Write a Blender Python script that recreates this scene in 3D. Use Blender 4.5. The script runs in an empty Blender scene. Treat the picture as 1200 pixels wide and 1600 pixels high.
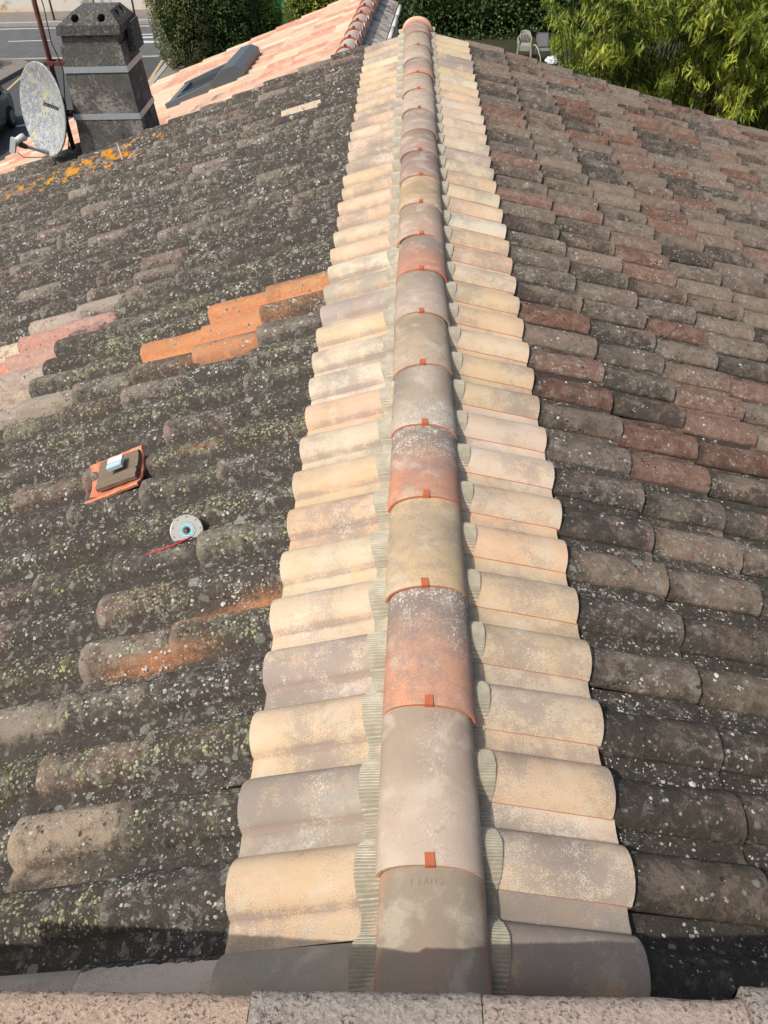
import bpy, bmesh, math, random
import numpy as np
from mathutils import Vector, Matrix, noise
R = math.radians
random.seed(7); rng = np.random.default_rng(7)
scene = bpy.context.scene
COL = scene.collection

# ------------------------------------------------------------------ camera
TH, YAW, ROLL = 0.7386, 0.0476, -0.0321
CAM = Vector((-0.0389, -0.799, 1.7562)); FPX = 1290.8
cy, sy = math.cos(YAW), math.sin(YAW)
r0 = Vector((cy, sy, 0)); hf = Vector((-sy, cy, 0))
fw = hf*math.cos(TH)+Vector((0, 0, -math.sin(TH))); u0 = hf*math.sin(TH)+Vector((0, 0, math.cos(TH)))
cr, sr = math.cos(ROLL), math.sin(ROLL)
rb = cr*r0+sr*u0; ub = -sr*r0+cr*u0
cd = bpy.data.cameras.new('camera'); cam = bpy.data.objects.new('camera', cd); COL.objects.link(cam)
m3 = Matrix((rb, ub, -fw)).transposed()
cam.matrix_world = Matrix.Translation(CAM) @ m3.to_4x4()
cd.sensor_fit = 'VERTICAL'; cd.sensor_height = 36; cd.sensor_width = 27; cd.lens = FPX/1600*36
cd.clip_start = 0.02; cd.clip_end = 2000
scene.camera = cam
def topx(P):
    d = Vector(P)-CAM; F = d.dot(fw)
    if F < .05: return (-9999, -9999, F)
    return (600+FPX*d.dot(rb)/F, 800-FPX*d.dot(ub)/F, F)

# ------------------------------------------------------------------ sky, sun, exposure
SUN = Vector((-0.577, -0.50, 1.0)).normalized()
w = bpy.data.worlds.new('World'); scene.world = w; w.use_nodes = True
nt = w.node_tree; bg = nt.nodes['Background']
sky = nt.nodes.new('ShaderNodeTexSky'); sky.sky_type = 'NISHITA'; sky.sun_disc = False
sky.sun_elevation = math.asin(SUN.z); sky.dust_density = 4.5; sky.ozone_density = .4; sky.sun_rotation = math.atan2(SUN.x, SUN.y)
nt.links.new(sky.outputs[0], bg.inputs[0]); bg.inputs[1].default_value = 0.125
sl = bpy.data.lights.new('sun', 'SUN'); sl.energy = 2.95; sl.angle = R(0.5); sl.color = (1.0, 0.955, 0.88)
so = bpy.data.objects.new('sun', sl); COL.objects.link(so)
so.rotation_euler = SUN.to_track_quat('Z', 'Y').to_euler()
scene.view_settings.view_transform = 'Standard'; scene.view_settings.look = 'None'
scene.view_settings.exposure = 0.16; scene.view_settings.gamma = 1

# ------------------------------------------------------------------ node helpers
class NT:
    def __init__(s, name, rough=.85, spec=.3):
        s.m = bpy.data.materials.new(name); s.m.use_nodes = True; s.t = s.m.node_tree
        s.b = s.t.nodes['Principled BSDF']
        s.b.inputs['Roughness'].default_value = rough
        s.b.inputs['Specular IOR Level'].default_value = spec
        g = s.t.nodes.new('ShaderNodeNewGeometry'); s.pos = g.outputs['Position']; s.geo = g
    def n(s, t, **k):
        x = s.t.nodes.new(t)
        for a, b in k.items(): setattr(x, a, b)
        return x
    def put(s, sock, v):
        if v is None: return
        if hasattr(v, 'links'): s.t.links.new(v, sock)
        else:
            if isinstance(v, (tuple, list)) and len(v) == 3 and sock.type == 'RGBA': v = (*v, 1)
            sock.default_value = v
    def math(s, op, a, b=0., c=None, clamp=False):
        x = s.n('ShaderNodeMath', operation=op); x.use_clamp = clamp
        s.put(x.inputs[0], a); s.put(x.inputs[1], b)
        if c is not None: s.put(x.inputs[2], c)
        return x.outputs[0]
    def vm(s, op, a, b):
        x = s.n('ShaderNodeVectorMath', operation=op); s.put(x.inputs[0], a); s.put(x.inputs[1], b); return x.outputs[0]
    def scale(s, a, f):
        x = s.n('ShaderNodeVectorMath', operation='SCALE'); s.put(x.inputs[0], a); s.put(x.inputs[3], f); return x.outputs[0]
    def noise(s, vec, sc, det=4, rough=.55, dist=0):
        x = s.n('ShaderNodeTexNoise'); s.put(x.inputs['Vector'], vec); x.inputs['Scale'].default_value = sc
        x.inputs['Detail'].default_value = det; x.inputs['Roughness'].default_value = rough; x.inputs['Distortion'].default_value = dist
        return x.outputs[0]
    def vor(s, vec, sc, rnd=1.):
        x = s.n('ShaderNodeTexVoronoi'); s.put(x.inputs['Vector'], vec); x.inputs['Scale'].default_value = sc
        x.inputs['Randomness'].default_value = rnd
        sp = s.n('ShaderNodeSeparateColor'); s.t.links.new(x.outputs['Color'], sp.inputs[0])
        return x.outputs['Distance'], sp.outputs[0], sp.outputs[1]
    def step(s, v, a, b):
        x = s.n('ShaderNodeMapRange', interpolation_type='SMOOTHSTEP'); s.put(x.inputs[0], v)
        s.put(x.inputs[1], a); s.put(x.inputs[2], b); return x.outputs[0]
    def mix(s, f, a, b, mode='MIX'):
        x = s.n('ShaderNodeMix', data_type='RGBA', blend_type=mode); s.put(x.inputs[0], f)
        s.put(x.inputs[6], a); s.put(x.inputs[7], b); return x.outputs[2]
    def mul(s, *a):
        r = a[0]
        for q in a[1:]: r = s.math('MULTIPLY', r, q)
        return r
    def attr(s, name):
        x = s.n('ShaderNodeAttribute', attribute_name=name); return x
    def sep(s, c):
        x = s.n('ShaderNodeSeparateColor'); s.t.links.new(c, x.inputs[0]); return x.outputs
    def val(s, c, f):
        x = s.n('ShaderNodeHueSaturation'); s.put(x.inputs['Value'], f); s.put(x.inputs['Color'], c); return x.outputs[0]
    def bump(s, h, strength=.5, dist=.01):
        x = s.n('ShaderNodeBump'); x.inputs['Strength'].default_value = strength; x.inputs['Distance'].default_value = dist
        s.put(x.inputs['Height'], h); s.t.links.new(x.outputs[0], s.b.inputs['Normal'])
    def col(s, c): s.put(s.b.inputs['Base Color'], c); return s.m

def mat_old():
    s = NT('weathered_clay', .93, .15)
    a = s.attr('tcol'); base = a.outputs['Color']; rnd = a.outputs['Alpha']
    w_ = s.attr('tw'); wr, wg, wb = s.sep(w_.outputs['Color'])[:3]; dust = w_.outputs['Alpha']
    cx = s.n('ShaderNodeCombineXYZ'); s.put(cx.inputs[0], s.mul(rnd, 9.1)); s.put(cx.inputs[1], s.mul(rnd, 5.3)); s.put(cx.inputs[2], s.mul(rnd, 3.7))
    p = s.vm('ADD', s.pos, cx.outputs[0])
    n1 = s.noise(p, 9, 6, .68, .4); n2 = s.noise(p, 46, 7, .76); n3 = s.noise(p, 230, 4, .68); n4 = s.noise(p, 19, 5, .68, .3)
    c = s.val(base, s.math('ADD', s.math('ADD', s.mul(n2, 1.7), s.mul(n3, 1.1)), -.40))
    c = s.mix(s.mul(s.step(n4, .48, .60), .55), c, s.val(s.mix(.55, base, (.34, .28, .23)), s.math('ADD', s.mul(n3, .8), .6)))
    c = s.mix(s.mul(s.step(s.noise(s.vm('ADD', p, (2, 5, 1)), 13, 6, .72, .3), .53, .60), .55, s.math('LESS_THAN', s.math('FRACT', s.mul(rnd, 17.3)), .45)), c, s.val((.27, .165, .135, 1), s.math('ADD', n2, .5)))
    # dark crust of algae and soot; its weight also paints shade into channels
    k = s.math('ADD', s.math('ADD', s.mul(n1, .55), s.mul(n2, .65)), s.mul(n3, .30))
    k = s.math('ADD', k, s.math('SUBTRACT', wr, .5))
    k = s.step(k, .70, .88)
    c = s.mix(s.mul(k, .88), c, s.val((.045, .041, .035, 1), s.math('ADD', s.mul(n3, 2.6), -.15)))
    # grey crustose film
    g = s.step(s.noise(p, 27, 7, .78, .5), .535, .60)
    c = s.mix(s.mul(g, wb, .70), c, s.val((.31, .29, .25, 1), s.math('ADD', s.mul(n3, 1.4), .25)))
    # pin-head pale lichens
    nx = s.n('ShaderNodeTexNoise'); s.put(nx.inputs['Vector'], p); nx.inputs['Scale'].default_value = 120; nx.inputs['Detail'].default_value = 4; nx.inputs['Roughness'].default_value = .7
    p0 = p; p = s.vm('ADD', p, s.scale(s.vm('SUBTRACT', nx.outputs['Color'], (.5, .5, .5)), .016)); clus = s.step(s.noise(p0, 6, 4, .65), .44, .60)
    d, r1, r2 = s.vor(p, 75)
    m = s.mul(s.math('LESS_THAN', d, s.mul(r1, .36)), s.math('LESS_THAN', r2, s.mul(wb, .8)), s.step(s.noise(p, 11, 3, .6), .42, .56))
    c = s.mix(s.mul(m, .85), c, (.44, .42, .36))
    d, r1, r2 = s.vor(p, 34)
    dd = s.math('ADD', d, s.mul(s.math('SUBTRACT', n3, .5), .35))
    m = s.mul(s.math('LESS_THAN', dd, s.mul(r1, .42)), s.math('LESS_THAN', r2, s.mul(wb, .80)), clus)
    c = s.mix(s.mul(m, .75), c, s.mix(r1, (.40, .36, .30), (.26, .28, .25)))
    # rings
    d, r1, r2 = s.vor(p, 15)
    dd = s.math('ADD', d, s.mul(s.math('SUBTRACT', n2, .5), .25))
    rad = s.math('ADD', s.mul(r1, .20), .12)
    inn = s.math('LESS_THAN', dd, rad); core = s.math('LESS_THAN', dd, s.mul(rad, .72))
    sel = s.mul(s.math('LESS_THAN', r2, s.mul(wb, .24)), s.math('ADD', .35, s.mul(clus, .65)))
    c = s.mix(s.mul(inn, sel, .8), c, (.34, .34, .29)); c = s.mix(s.mul(core, sel, .85), c, s.mix(r1, (.12, .125, .11), (.25, .255, .235)))
    # black specks
    d, r1, r2 = s.vor(s.vm('ADD', p, (3.3, 1.1, 0)), 60)
    m = s.mul(s.math('LESS_THAN', s.math('ADD', d, s.mul(s.math('SUBTRACT', n3, .5), .3)), s.mul(r1, .42)), s.math('LESS_THAN', r2, .38), s.step(s.noise(p, 9, 3), .46, .58))
    c = s.mix(s.mul(m, .85), c, (.032, .030, .028))
    # yellow-green lichens
    d, r1, r2 = s.vor(s.vm('ADD', p, (7.3, 2.1, 4)), 85)
    zone = s.step(s.math('ADD', s.noise(p, 10, 4, .6), s.mul(wg, .40)), .62, .80)
    mz = s.mul(s.step(s.math('ADD', s.noise(p, 30, 6, .75), s.mul(s.noise(p, 7, 3), .5)), .80, .90), s.step(wg, .1, .5)); c = s.mix(s.mul(mz, .6), c, s.val((.20, .205, .10, 1), s.math('ADD', s.mul(n3, 1.4), .3)))
    m = s.mul(s.math('LESS_THAN', s.math('ADD', d, s.mul(s.math('SUBTRACT', n3, .5), .5)), s.math('ADD', s.mul(r1, .35), .10)), zone, s.math('LESS_THAN', r2, .75), s.step(wg, .03, .2))
    c = s.mix(s.mul(m, .85), c, s.mix(r1, (.42, .46, .15), (.36, .37, .24)))
    # brick dust
    q = s.step(s.math('ADD', s.math('ADD', dust, s.mul(n1, .5)), s.math('ADD', s.mul(n2, .7), s.mul(s.math('SUBTRACT', n3, .5), .5))), .75, 1.50)
    q = s.mul(q, .93, s.step(dust, .02, .2), s.math('SUBTRACT', 1.0, s.mul(m, .8)))
    c = s.mix(q, c, s.val((.66, .29, .135, 1), s.math('ADD', s.mul(n3, .8), .55)))
    # orange lichens
    ol = s.attr('olich').outputs['Fac']
    q = s.step(s.math('ADD', s.math('ADD', s.mul(s.noise(s.pos, 6, 3, .6), .9), s.mul(n4, .5)), s.math('ADD', s.mul(n2, .35), s.mul(ol, .16))), 1.05, 1.09)
    c = s.mix(s.mul(q, s.step(ol, .05, .3)), c, s.val((.62, .27, .015, 1), s.math('ADD', s.mul(n3, .9), .5)))
    h = s.math('ADD', s.math('ADD', s.mul(n2, 1.0), s.mul(n3, .45)), s.mul(k, .12))
    s.bump(h, .95, .009)
    return s.col(c)

def mat_new(name='new_clay', dark=(.27, .225, .19)):
    s = NT(name, .82, .25)
    a = s.attr('tcol'); base = a.outputs['Color']; rnd = a.outputs['Alpha']
    w_ = s.attr('tw'); sp, och, wh = s.sep(w_.outputs['Color'])[:3]; edge = w_.outputs['Alpha']
    cx = s.n('ShaderNodeCombineXYZ'); s.put(cx.inputs[0], s.mul(rnd, 9.1)); s.put(cx.inputs[1], s.mul(rnd, 5.3))
    p = s.vm('ADD', s.pos, cx.outputs[0])
    n1 = s.noise(p, 7, 4, .6, .4); n2 = s.noise(p, 22, 5, .62); n3 = s.noise(p, 330, 3, .6); n4 = s.noise(s.vm('MULTIPLY', p, (1, 3, 1)), 12, 4, .6)
    c = s.mix(s.mul(s.step(n1, .42, .62), och), base, (.57, .41, .24))
    c = s.mix(s.mul(s.step(n4, .52, .68), s.math('MULTIPLY', och, .8)), c, (.58, .36, .22))
    c = s.mix(s.mul(s.step(s.noise(p, 10, 4, .6, .3), .50, .66), .45), c, (.60, .525, .41))
    c = s.val(c, s.math('ADD', s.mul(n2, .34), .83))
    # sand speckle
    lim = s.math('ADD', s.math('SUBTRACT', .60, s.mul(sp, .26)), s.mul(s.math('SUBTRACT', n2, .5), -.8))
    k = s.step(n3, lim, s.math('ADD', lim, .10))
    c = s.mix(s.mul(k, s.math('ADD', s.mul(sp, .60), .22)), c, dark)
    # white efflorescence / mortar smears
    q = s.mul(s.step(s.math('ADD', s.mul(s.noise(s.vm('MULTIPLY', p, (1.6, .8, 1)), 130, 4, .7), .8), s.mul(s.noise(p, 26, 4, .6), .35)), .60, .68), s.step(s.math('ADD', wh, s.mul(n1, .5)), .50, .95))
    c = s.mix(s.mul(q, .72), c, (.74, .68, .60))
    # rare dark stains
    q = s.mul(s.step(n1, .63, .72), s.step(s.noise(p, 70, 4, .7), .52, .6))
    c = s.mix(s.mul(q, .5), c, (.22, .16, .13))
    c = s.mix(edge, c, (.50, .17, .085))
    s.bump(s.math('ADD', s.mul(n3, .5), s.mul(n2, .5)), .28, .003)
    return s.col(c)

def mat_simple(name, col, rough=.7, spec=.3, metal=0., nsc=20, namp=.3, bump=.0, col2=None, thr=(.45, .65), det=4):
    s = NT(name, rough, spec); s.b.inputs['Metallic'].default_value = metal
    n = s.noise(s.pos, nsc, det, .62)
    c = s.val((*col, 1), s.math('ADD', s.mul(n, namp*2), 1-namp))
    if col2 is not None: c = s.mix(s.step(s.noise(s.pos, nsc*.6, 5, .65), *thr), c, col2)
    if bump: s.bump(n, bump, .01)
    return s.col(c)

def mat_leaf(name, c1, c2, tr=.25):
    s = NT(name, .5, .45)
    a = s.attr('tcol'); f = a.outputs['Fac']
    sp = s.sep(a.outputs['Color'])
    c = s.mix(sp[0], c1, c2); c = s.val(c, s.math('ADD', s.mul(sp[1], .9), .55))
    s.col(c)
    tn = s.n('ShaderNodeBsdfTranslucent'); s.put(tn.inputs[0], s.mix(.35, c, (.35, .45, .02)))
    mx = s.n('ShaderNodeMixShader'); mx.inputs[0].default_value = tr
    s.t.links.new(s.b.outputs[0], mx.inputs[1]); s.t.links.new(tn.outputs[0], mx.inputs[2])
    s.t.links.new(mx.outputs[0], s.t.nodes['Material Output'].inputs[0])
    return s.m

M_OLD = mat_old(); M_NEW = mat_new()
M_RIDGE = mat_new('ridge_clay', (.20, .17, .16))

# ------------------------------------------------------------------ mesh helpers
class MB:
    def __init__(s): s.v = []; s.f = []; s.c = []; s.w = []; s.o = []; s.n = 0; s.flat = False
    def add(s, v, f, c=(.5, .5, .5, 0), w=(0, 0, 0, 0), o=0.):
        v = np.asarray(v, float).reshape(-1, 3); k = len(v)
        s.v.append(v); s.f.append(np.asarray(f, np.int64).reshape(-1, 4)+s.n); s.n += k
        s.c.append(np.broadcast_to(np.asarray(c, float), (k, 4))); s.w.append(np.broadcast_to(np.asarray(w, float), (k, 4)))
        s.o.append(np.broadcast_to(np.asarray(o, float), (k,)))
    def grid(s, P, c=(.5, .5, .5, 0), w=(0, 0, 0, 0), o=0., flip=False):
        a, b = P.shape[:2]; i = np.arange(a*b).reshape(a, b)
        q = np.stack([i[:-1, :-1], i[1:, :-1], i[1:, 1:], i[:-1, 1:]], -1).reshape(-1, 4)
        if flip: q = q[:, ::-1]
        c = np.asarray(c, float); w = np.asarray(w, float); o = np.asarray(o, float)
        if c.ndim == 3: c = c.reshape(-1, 4)
        if w.ndim == 3: w = w.reshape(-1, 4)
        if o.ndim == 2: o = o.reshape(-1)
        s.add(P.reshape(-1, 3), q, c, w, o)
    def build(s, name, mat, parent=None, smooth=True):
        V = np.concatenate(s.v); F = np.concatenate(s.f)
        me = bpy.data.meshes.new(name)
        me.vertices.add(len(V)); me.vertices.foreach_set('co', V.ravel())
        me.loops.add(F.size); me.loops.foreach_set('vertex_index', F.ravel())
        me.polygons.add(len(F)); me.polygons.foreach_set('loop_start', np.arange(0, F.size, 4))
        me.polygons.foreach_set('loop_total', np.full(len(F), 4))
        me.update(calc_edges=True)
        for nm, arr in (('tcol', s.c), ('tw', s.w)):
            at = me.attributes.new(nm, 'FLOAT_COLOR', 'POINT'); at.data.foreach_set('color', np.concatenate(arr).ravel())
        at = me.attributes.new('olich', 'FLOAT', 'POINT'); at.data.foreach_set('value', np.concatenate(s.o))
        me.polygons.foreach_set('use_smooth', np.full(len(F), smooth))
        me.materials.append(mat)
        ob = bpy.data.objects.new(name, me); COL.objects.link(ob)
        if parent: setpar(ob, parent)
        return ob
def setpar(ob, parent):
    ob.parent = parent; ob.matrix_parent_inverse = worldm(parent).inverted()
def worldm(o):
    m = Matrix.Translation(o.location) @ o.rotation_euler.to_matrix().to_4x4()
    if o.parent: m = worldm(o.parent) @ o.matrix_parent_inverse @ m
    return m
def empty(name, loc, label, cat, group=None):
    o = bpy.data.objects.new(name, None); COL.objects.link(o); o.location = loc; o.empty_display_size = .1
    return tag(o, label, cat, group)
def tag(o, label=None, cat=None, group=None, kind=None):
    if label: o['label'] = label
    if cat: o['category'] = cat
    if group: o['group'] = group
    if kind: o['kind'] = kind
    return o
def bmobj(name, bm, mat, parent=None, smooth=False, bevel=0, M=None):
    if bevel:
        bmesh.ops.bevel(bm, geom=[e for e in bm.edges if e.is_manifold and e.calc_face_angle(0) > .5], offset=bevel, segments=2, profile=.5, affect='EDGES')
    if M is not None: bm.transform(M)
    bmesh.ops.recalc_face_normals(bm, faces=bm.faces)
    me = bpy.data.meshes.new(name); bm.to_mesh(me); bm.free()
    if smooth:
        for p in me.polygons: p.use_smooth = True
    me.materials.append(mat)
    o = bpy.data.objects.new(name, me); COL.objects.link(o)
    if parent: setpar(o, parent)
    return o
def box(bm, x0, x1, y0, y1, z0, z1, M=None):
    v = [bm.verts.new((M @ Vector(p)) if M else p) for p in [(x0, y0, z0), (x1, y0, z0), (x1, y1, z0), (x0, y1, z0), (x0, y0, z1), (x1, y0, z1), (x1, y1, z1), (x0, y1, z1)]]
    for f in [(0, 3, 2, 1), (4, 5, 6, 7), (0, 1, 5, 4), (1, 2, 6, 5), (2, 3, 7, 6), (3, 0, 4, 7)]: bm.faces.new([v[i] for i in f])
    return v
def hexa(bm, P):
    v = [bm.verts.new(p) for p in P]
    for f in [(0, 3, 2, 1), (4, 5, 6, 7), (0, 1, 5, 4), (1, 2, 6, 5), (2, 3, 7, 6), (3, 0, 4, 7)]: bm.faces.new([v[i] for i in f])
def tube(bm, pts, r, n=8):
    pts = [Vector(p) for p in pts]; rings = []
    rs = r if isinstance(r, (list, tuple)) else [r]*len(pts)
    for i, p in enumerate(pts):
        t = (pts[min(i+1, len(pts)-1)]-pts[max(i-1, 0)]).normalized()
        a = t.cross(Vector((0, 0, 1)) if abs(t.z) < .9 else Vector((1, 0, 0))).normalized(); b = t.cross(a)
        rings.append([bm.verts.new(p+(a*math.cos(2*math.pi*k/n)+b*math.sin(2*math.pi*k/n))*rs[i]) for k in range(n)])
    for A, B in zip(rings, rings[1:]):
        for k in range(n): bm.faces.new([A[k], A[(k+1) % n], B[(k+1) % n], B[k]])
    bm.faces.new(rings[0][::-1]); bm.faces.new(rings[-1])
def prism(bm, poly, a, b, M=None):
    """poly in (x,z), extruded y from a to b"""
    A = [Vector((x, a, z)) for x, z in poly]; B = [Vector((x, b, z)) for x, z in poly]
    if M: A = [M @ p for p in A]; B = [M @ p for p in B]
    A = [bm.verts.new(p) for p in A]; B = [bm.verts.new(p) for p in B]; n = len(A)
    bm.faces.new(A); bm.faces.new(B[::-1])
    for i in range(n): bm.faces.new([A[i], B[i], B[(i+1) % n], A[(i+1) % n]])

# ------------------------------------------------------------------ roof constants
PIT = .2086; EXP = .3287; ZR = -.09
AR, AL = .2882, .3193
YEND = 7.98; XR0, XL0 = .4446, .4534
NJ = 38
YPH = {1: -0.0001, -1: -.0382+.70*PIT}          # free-edge phase of every tile row
YTAB = [0, .406, .809, 1.198, 1.588, 1.984, 2.394, 2.795, 3.179, 3.58, 3.975, 4.381, 4.767, 5.2, 5.642, 6.06, 6.475, 6.882, 7.328]
def zplane(side, X): return ZR-math.tan(AR if side > 0 else AL)*abs(X)
HW = .70
def profile(u, H):
    u = np.asarray(u, float); t = (u-HW/2)/(HW/2)
    h = H*np.maximum(1-np.abs(np.clip(t, -1, 1))**2.4, 0)**.68
    h = np.where((t < 0), np.maximum(h, .007), h)
    ch = .003*np.sin(np.clip((u-HW)/(1-HW), 0, 1)*math.pi)*-1+.003
    return np.where(u > HW, ch, h)
fb = lambda p, s: noise.noise(Vector(p)*s)
CRUST = []
def tile(mb, side, xo, yf, length, H=.047, nu=22, nv=10, lift=(.0, .012), thick=.012, col=(.3, .25, .2), wfun=None, rnd=0., rough=0., edge=0., yaw=0., ofs=0., ofun=None, pitch=PIT, frame=None, taper=.10, gap=0., moss=None):
    a = AR if side > 0 else AL
    if frame is None:
        D = np.array([side*math.cos(a), 0, -math.sin(a)]); N = np.array([side*math.sin(a), 0, math.cos(a)]); Yv = np.array([0, 1., 0])
        O = np.array([side*xo, yf, zplane(side, xo)])
    else: O, D, N, Yv = frame
    us = np.concatenate([np.linspace(0, HW, int(nu*.74)), np.linspace(HW, 1.04, nu-int(nu*.74)+1)[1:]])
    vs = np.linspace(-length, 0, nv)
    U, Vv = np.meshgrid(us, vs)
    s = (Vv+length)/length
    h = profile(U, H)*(1-taper+taper*1.05*s)+lift[0]+(lift[1]-lift[0])*s+ofs
    sgn = 1 if side > 0 else -1
    wid = 1+.035*(s-.5)
    P = O+D*Vv[..., None]+Yv*(sgn*((U-.31)*wid+.31)*pitch+yaw*Vv)[..., None]
    if rough:
        q = np.array([[fb(P[i, j], 55)*.55+fb(P[i, j]+rnd*7, 14)*.9+fb(P[i, j], 130)*.25 for j in range(P.shape[1])] for i in range(P.shape[0])])
        h = h+q*rough
    h = h+gap*1.9*np.exp(-(U/.16)**2)
    # rounded lower lip
    lipm = np.clip((Vv+.010)/.010, 0, 1); h = h-.0025*lipm**2
    P = P+N*h[..., None]
    if rough > .001: P = P+D*(.0035*np.clip((s-.8)/.2, 0, 1)*np.array([fb((u_*3, rnd*50, side), 4)+.6*fb((u_*9, rnd*30, side), 4) for u_ in us])[None, :])[..., None]
    if moss:
        nj, ni = P.shape[0], P.shape[1]
        for _ in range(moss[0]):
            kind = moss[1] if random.random() < moss[2] else 0
            cj = random.uniform(2, nj-1.5); ci = (random.uniform(.05, .70) if kind == 1 or side < 0 else random.choice([random.uniform(.70, .98), random.uniform(.1, .98)]))*ni/1.04
            for q_ in range(random.choice([1, 3, 6, 10])):
                jj = int(np.clip(cj+random.gauss(0, nj*.045), 1, nj-2)); ii = int(np.clip(ci+random.gauss(0, ni*.05), 1, ni-2))
                du_ = P[jj, ii+1]-P[jj, ii-1]; dv_ = P[jj+1, ii]-P[jj-1, ii]; nn_ = np.cross(du_, dv_); nn_ = nn_/(np.linalg.norm(nn_)+1e-9)
                if nn_ @ N < 0: nn_ = -nn_
                p_ = P[jj, ii]+du_*random.uniform(-.25, .25)+dv_*random.uniform(-.25, .25)
                CRUST.append((p_, nn_, du_/(np.linalg.norm(du_)+1e-9), kind))
    c = np.empty(P.shape[:2]+(4,)); c[..., :3] = col; c[..., 3] = rnd
    wv = np.zeros(P.shape[:2]+(4,)); ov = np.zeros(P.shape[:2])
    if wfun is not None: wv[:] = wfun(P, U, s)
    if ofun is not None: ov = ofun(P)
    mb.grid(P, c, wv, ov, flip=(side > 0))
    ce = c.copy(); we = wv.copy()
    if edge: we[..., 3] = edge
    # end face
    B = P[-1]-N*thick*np.ones((len(us), 1)); mb.grid(np.stack([P[-1]-D*0, B]), np.stack([ce[-1]]*2), np.stack([we[-1]]*2), np.stack([ov[-1]]*2), flip=(side > 0))
    # free side edge
    B = P[:, 0]-N*(thick*1.1-gap)
    mb.grid(np.stack([B, P[:, 0]]), np.stack([ce[:, 0]]*2), np.stack([we[:, 0]]*2), np.stack([ov[:, 0]]*2), flip=(side > 0))

def gauss(P, cx, cy_, rx, ry, ang=0):
    x = P[..., 0]-cx; y = P[..., 1]-cy_; ca, sa = math.cos(ang), math.sin(ang)
    return np.exp(-((x*ca+y*sa)/rx)**2-((-x*sa+y*ca)/ry)**2)
def dustf(P):
    d = .55*gauss(P, -.58, 3.10, .22, .07)+.45*gauss(P, -.95, 2.72, .25, .05)
    d = d+.62*gauss(P, -.72, .93, .24, .035)+.45*gauss(P, -.52, .98, .14, .05)+.40*gauss(P, -.93, 1.90, .16, .035)+.5*gauss(P, -.85, .80, .2, .04)
    return np.clip(d, 0, 1.2)
def olf(P):
    return np.clip(1.0*gauss(P, -2.9, 7.35, .38, .30)+.9*gauss(P, -3.3, 7.30, .40, .30)+.8*gauss(P, -3.95, 7.35, .6, .30)+.6*gauss(P, -2.55, 7.4, .15, .08), 0, 1)

# ------------------------------------------------------------------ the house
house = empty('tiled_house', (0, 3.8, -6.6), 'low house roof of old lichened tiles with a cream newly tiled ridge', 'house')
old_list = []   # (dist, side, xo, yf, params)
def old_params(side, n, j, X, Y):
    r = random.random(); t = random.random()
    if side > 0:
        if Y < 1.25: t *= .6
        base = [(.185, .148, .114), (.215, .168, .125), (.15, .122, .098), (.195, .138, .104), (.165, .090, .064), (.20, .122, .090)][[0, 1, 2, 3, 4, 5][int(np.searchsorted([.28, .50, .63, .76, .90], t))]]
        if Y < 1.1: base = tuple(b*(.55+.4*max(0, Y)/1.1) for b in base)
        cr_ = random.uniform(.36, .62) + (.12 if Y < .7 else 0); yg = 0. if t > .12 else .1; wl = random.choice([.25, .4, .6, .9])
        if t > .82: cr_ -= .12
    else:
        base = [(.20, .172, .14), (.23, .195, .16), (.26, .215, .175), (.24, .165, .135), (.30, .245, .19)][int(np.searchsorted([.35, .6, .8, .93], t))]
        cr_ = random.uniform(.54, .82); yg = random.choice([0, .25, .5, .8]); wl = random.choice([.5, .7, 1.0])
        if Y > 3.6: yg *= .3; wl = min(1, wl+.15); cr_ -= .02; base = tuple(b*.92 for b in base)
    return base, cr_, yg, wl, r
SPECIAL = {}
def near_special(side, X, Y):
    # (side, X, Y) -> colour, crust, yg, wl
    L = [(-1, 2.26, 3.74, (.42, .35, .28), .42, .1, .5), (-1, 1.93, 3.74, (.36, .30, .24), .50, .1, .6), (-1, 2.26, 3.53, (.50, .27, .21), .30, 0, .4), (-1, 2.59, 3.53, (.62, .51, .38), .10, 0, .1),
         (-1, 2.26, 3.32, (.50, .30, .235), .34, 0, .4), (-1, 2.59, 3.32, (.58, .27, .19), .20, 0, .2), (-1, 1.93, 3.53, (.50, .30, .24), .50, 0, .5), (-1, 2.26, 3.11, (.42, .34, .275), .34, 0, .4), (-1, 2.59, 3.11, (.44, .36, .28), .3, 0, .3),
         (-1, 2.26, 2.90, (.43, .34, .265), .34, 0, .4), (-1, 1.93, 2.70, (.33, .28, .22), .45, .3, .5), (-1, 2.26, 2.70, (.35, .29, .23), .42, .2, .5),
         (-1, .947, 6.45, (.62, .49, .37), -.1, 0, 0.1), (-1, .947, .195, (.42, .33, .24), .50, .2, .4), (-1, 1.275, .61, (.30, .25, .20), .52, .3, .4)]
    for s_, x, y, c, k, g, wv in L:
        if s_ == side and abs(X-x) < .16 and abs(Y-y) < .10: return c, k, g, wv
for side in (1, -1):
    x0 = (.7812-EXP) if side > 0 else XL0
    for n in range(1, 17):
        xo = x0+n*EXP
        for j in range(-2, NJ+5):
            yf = YPH[side]+j*PIT
            ylo, yhi = (yf, yf+PIT) if side > 0 else (yf-PIT, yf)
            if yhi > (YEND+.65 if (side < 0 and xo-.3 > 3.42) else YEND)+.02: continue
            if side < 0 and j < -.5+0: pass
            P = (side*(xo-.16), (ylo+yhi)/2, zplane(side, xo-.16)); u, v, F = topx(P)
            if F < .3 and xo > 2.2: continue
            mg = 330
            if u < -mg or u > 1200+mg: continue
            if v > 2100: continue
            if side < 0 and -3.5 < P[0] < -2.72 and 7.95 < P[1]: continue
            onsc = -20 < u < 1220 and -20 < v < 1545
            old_list.append([(Vector(P)-CAM).length+(0 if onsc else 100), side, n, j, xo, yf, P])
old_list.sort(key=lambda r: r[0])
rest = MB()
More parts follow.
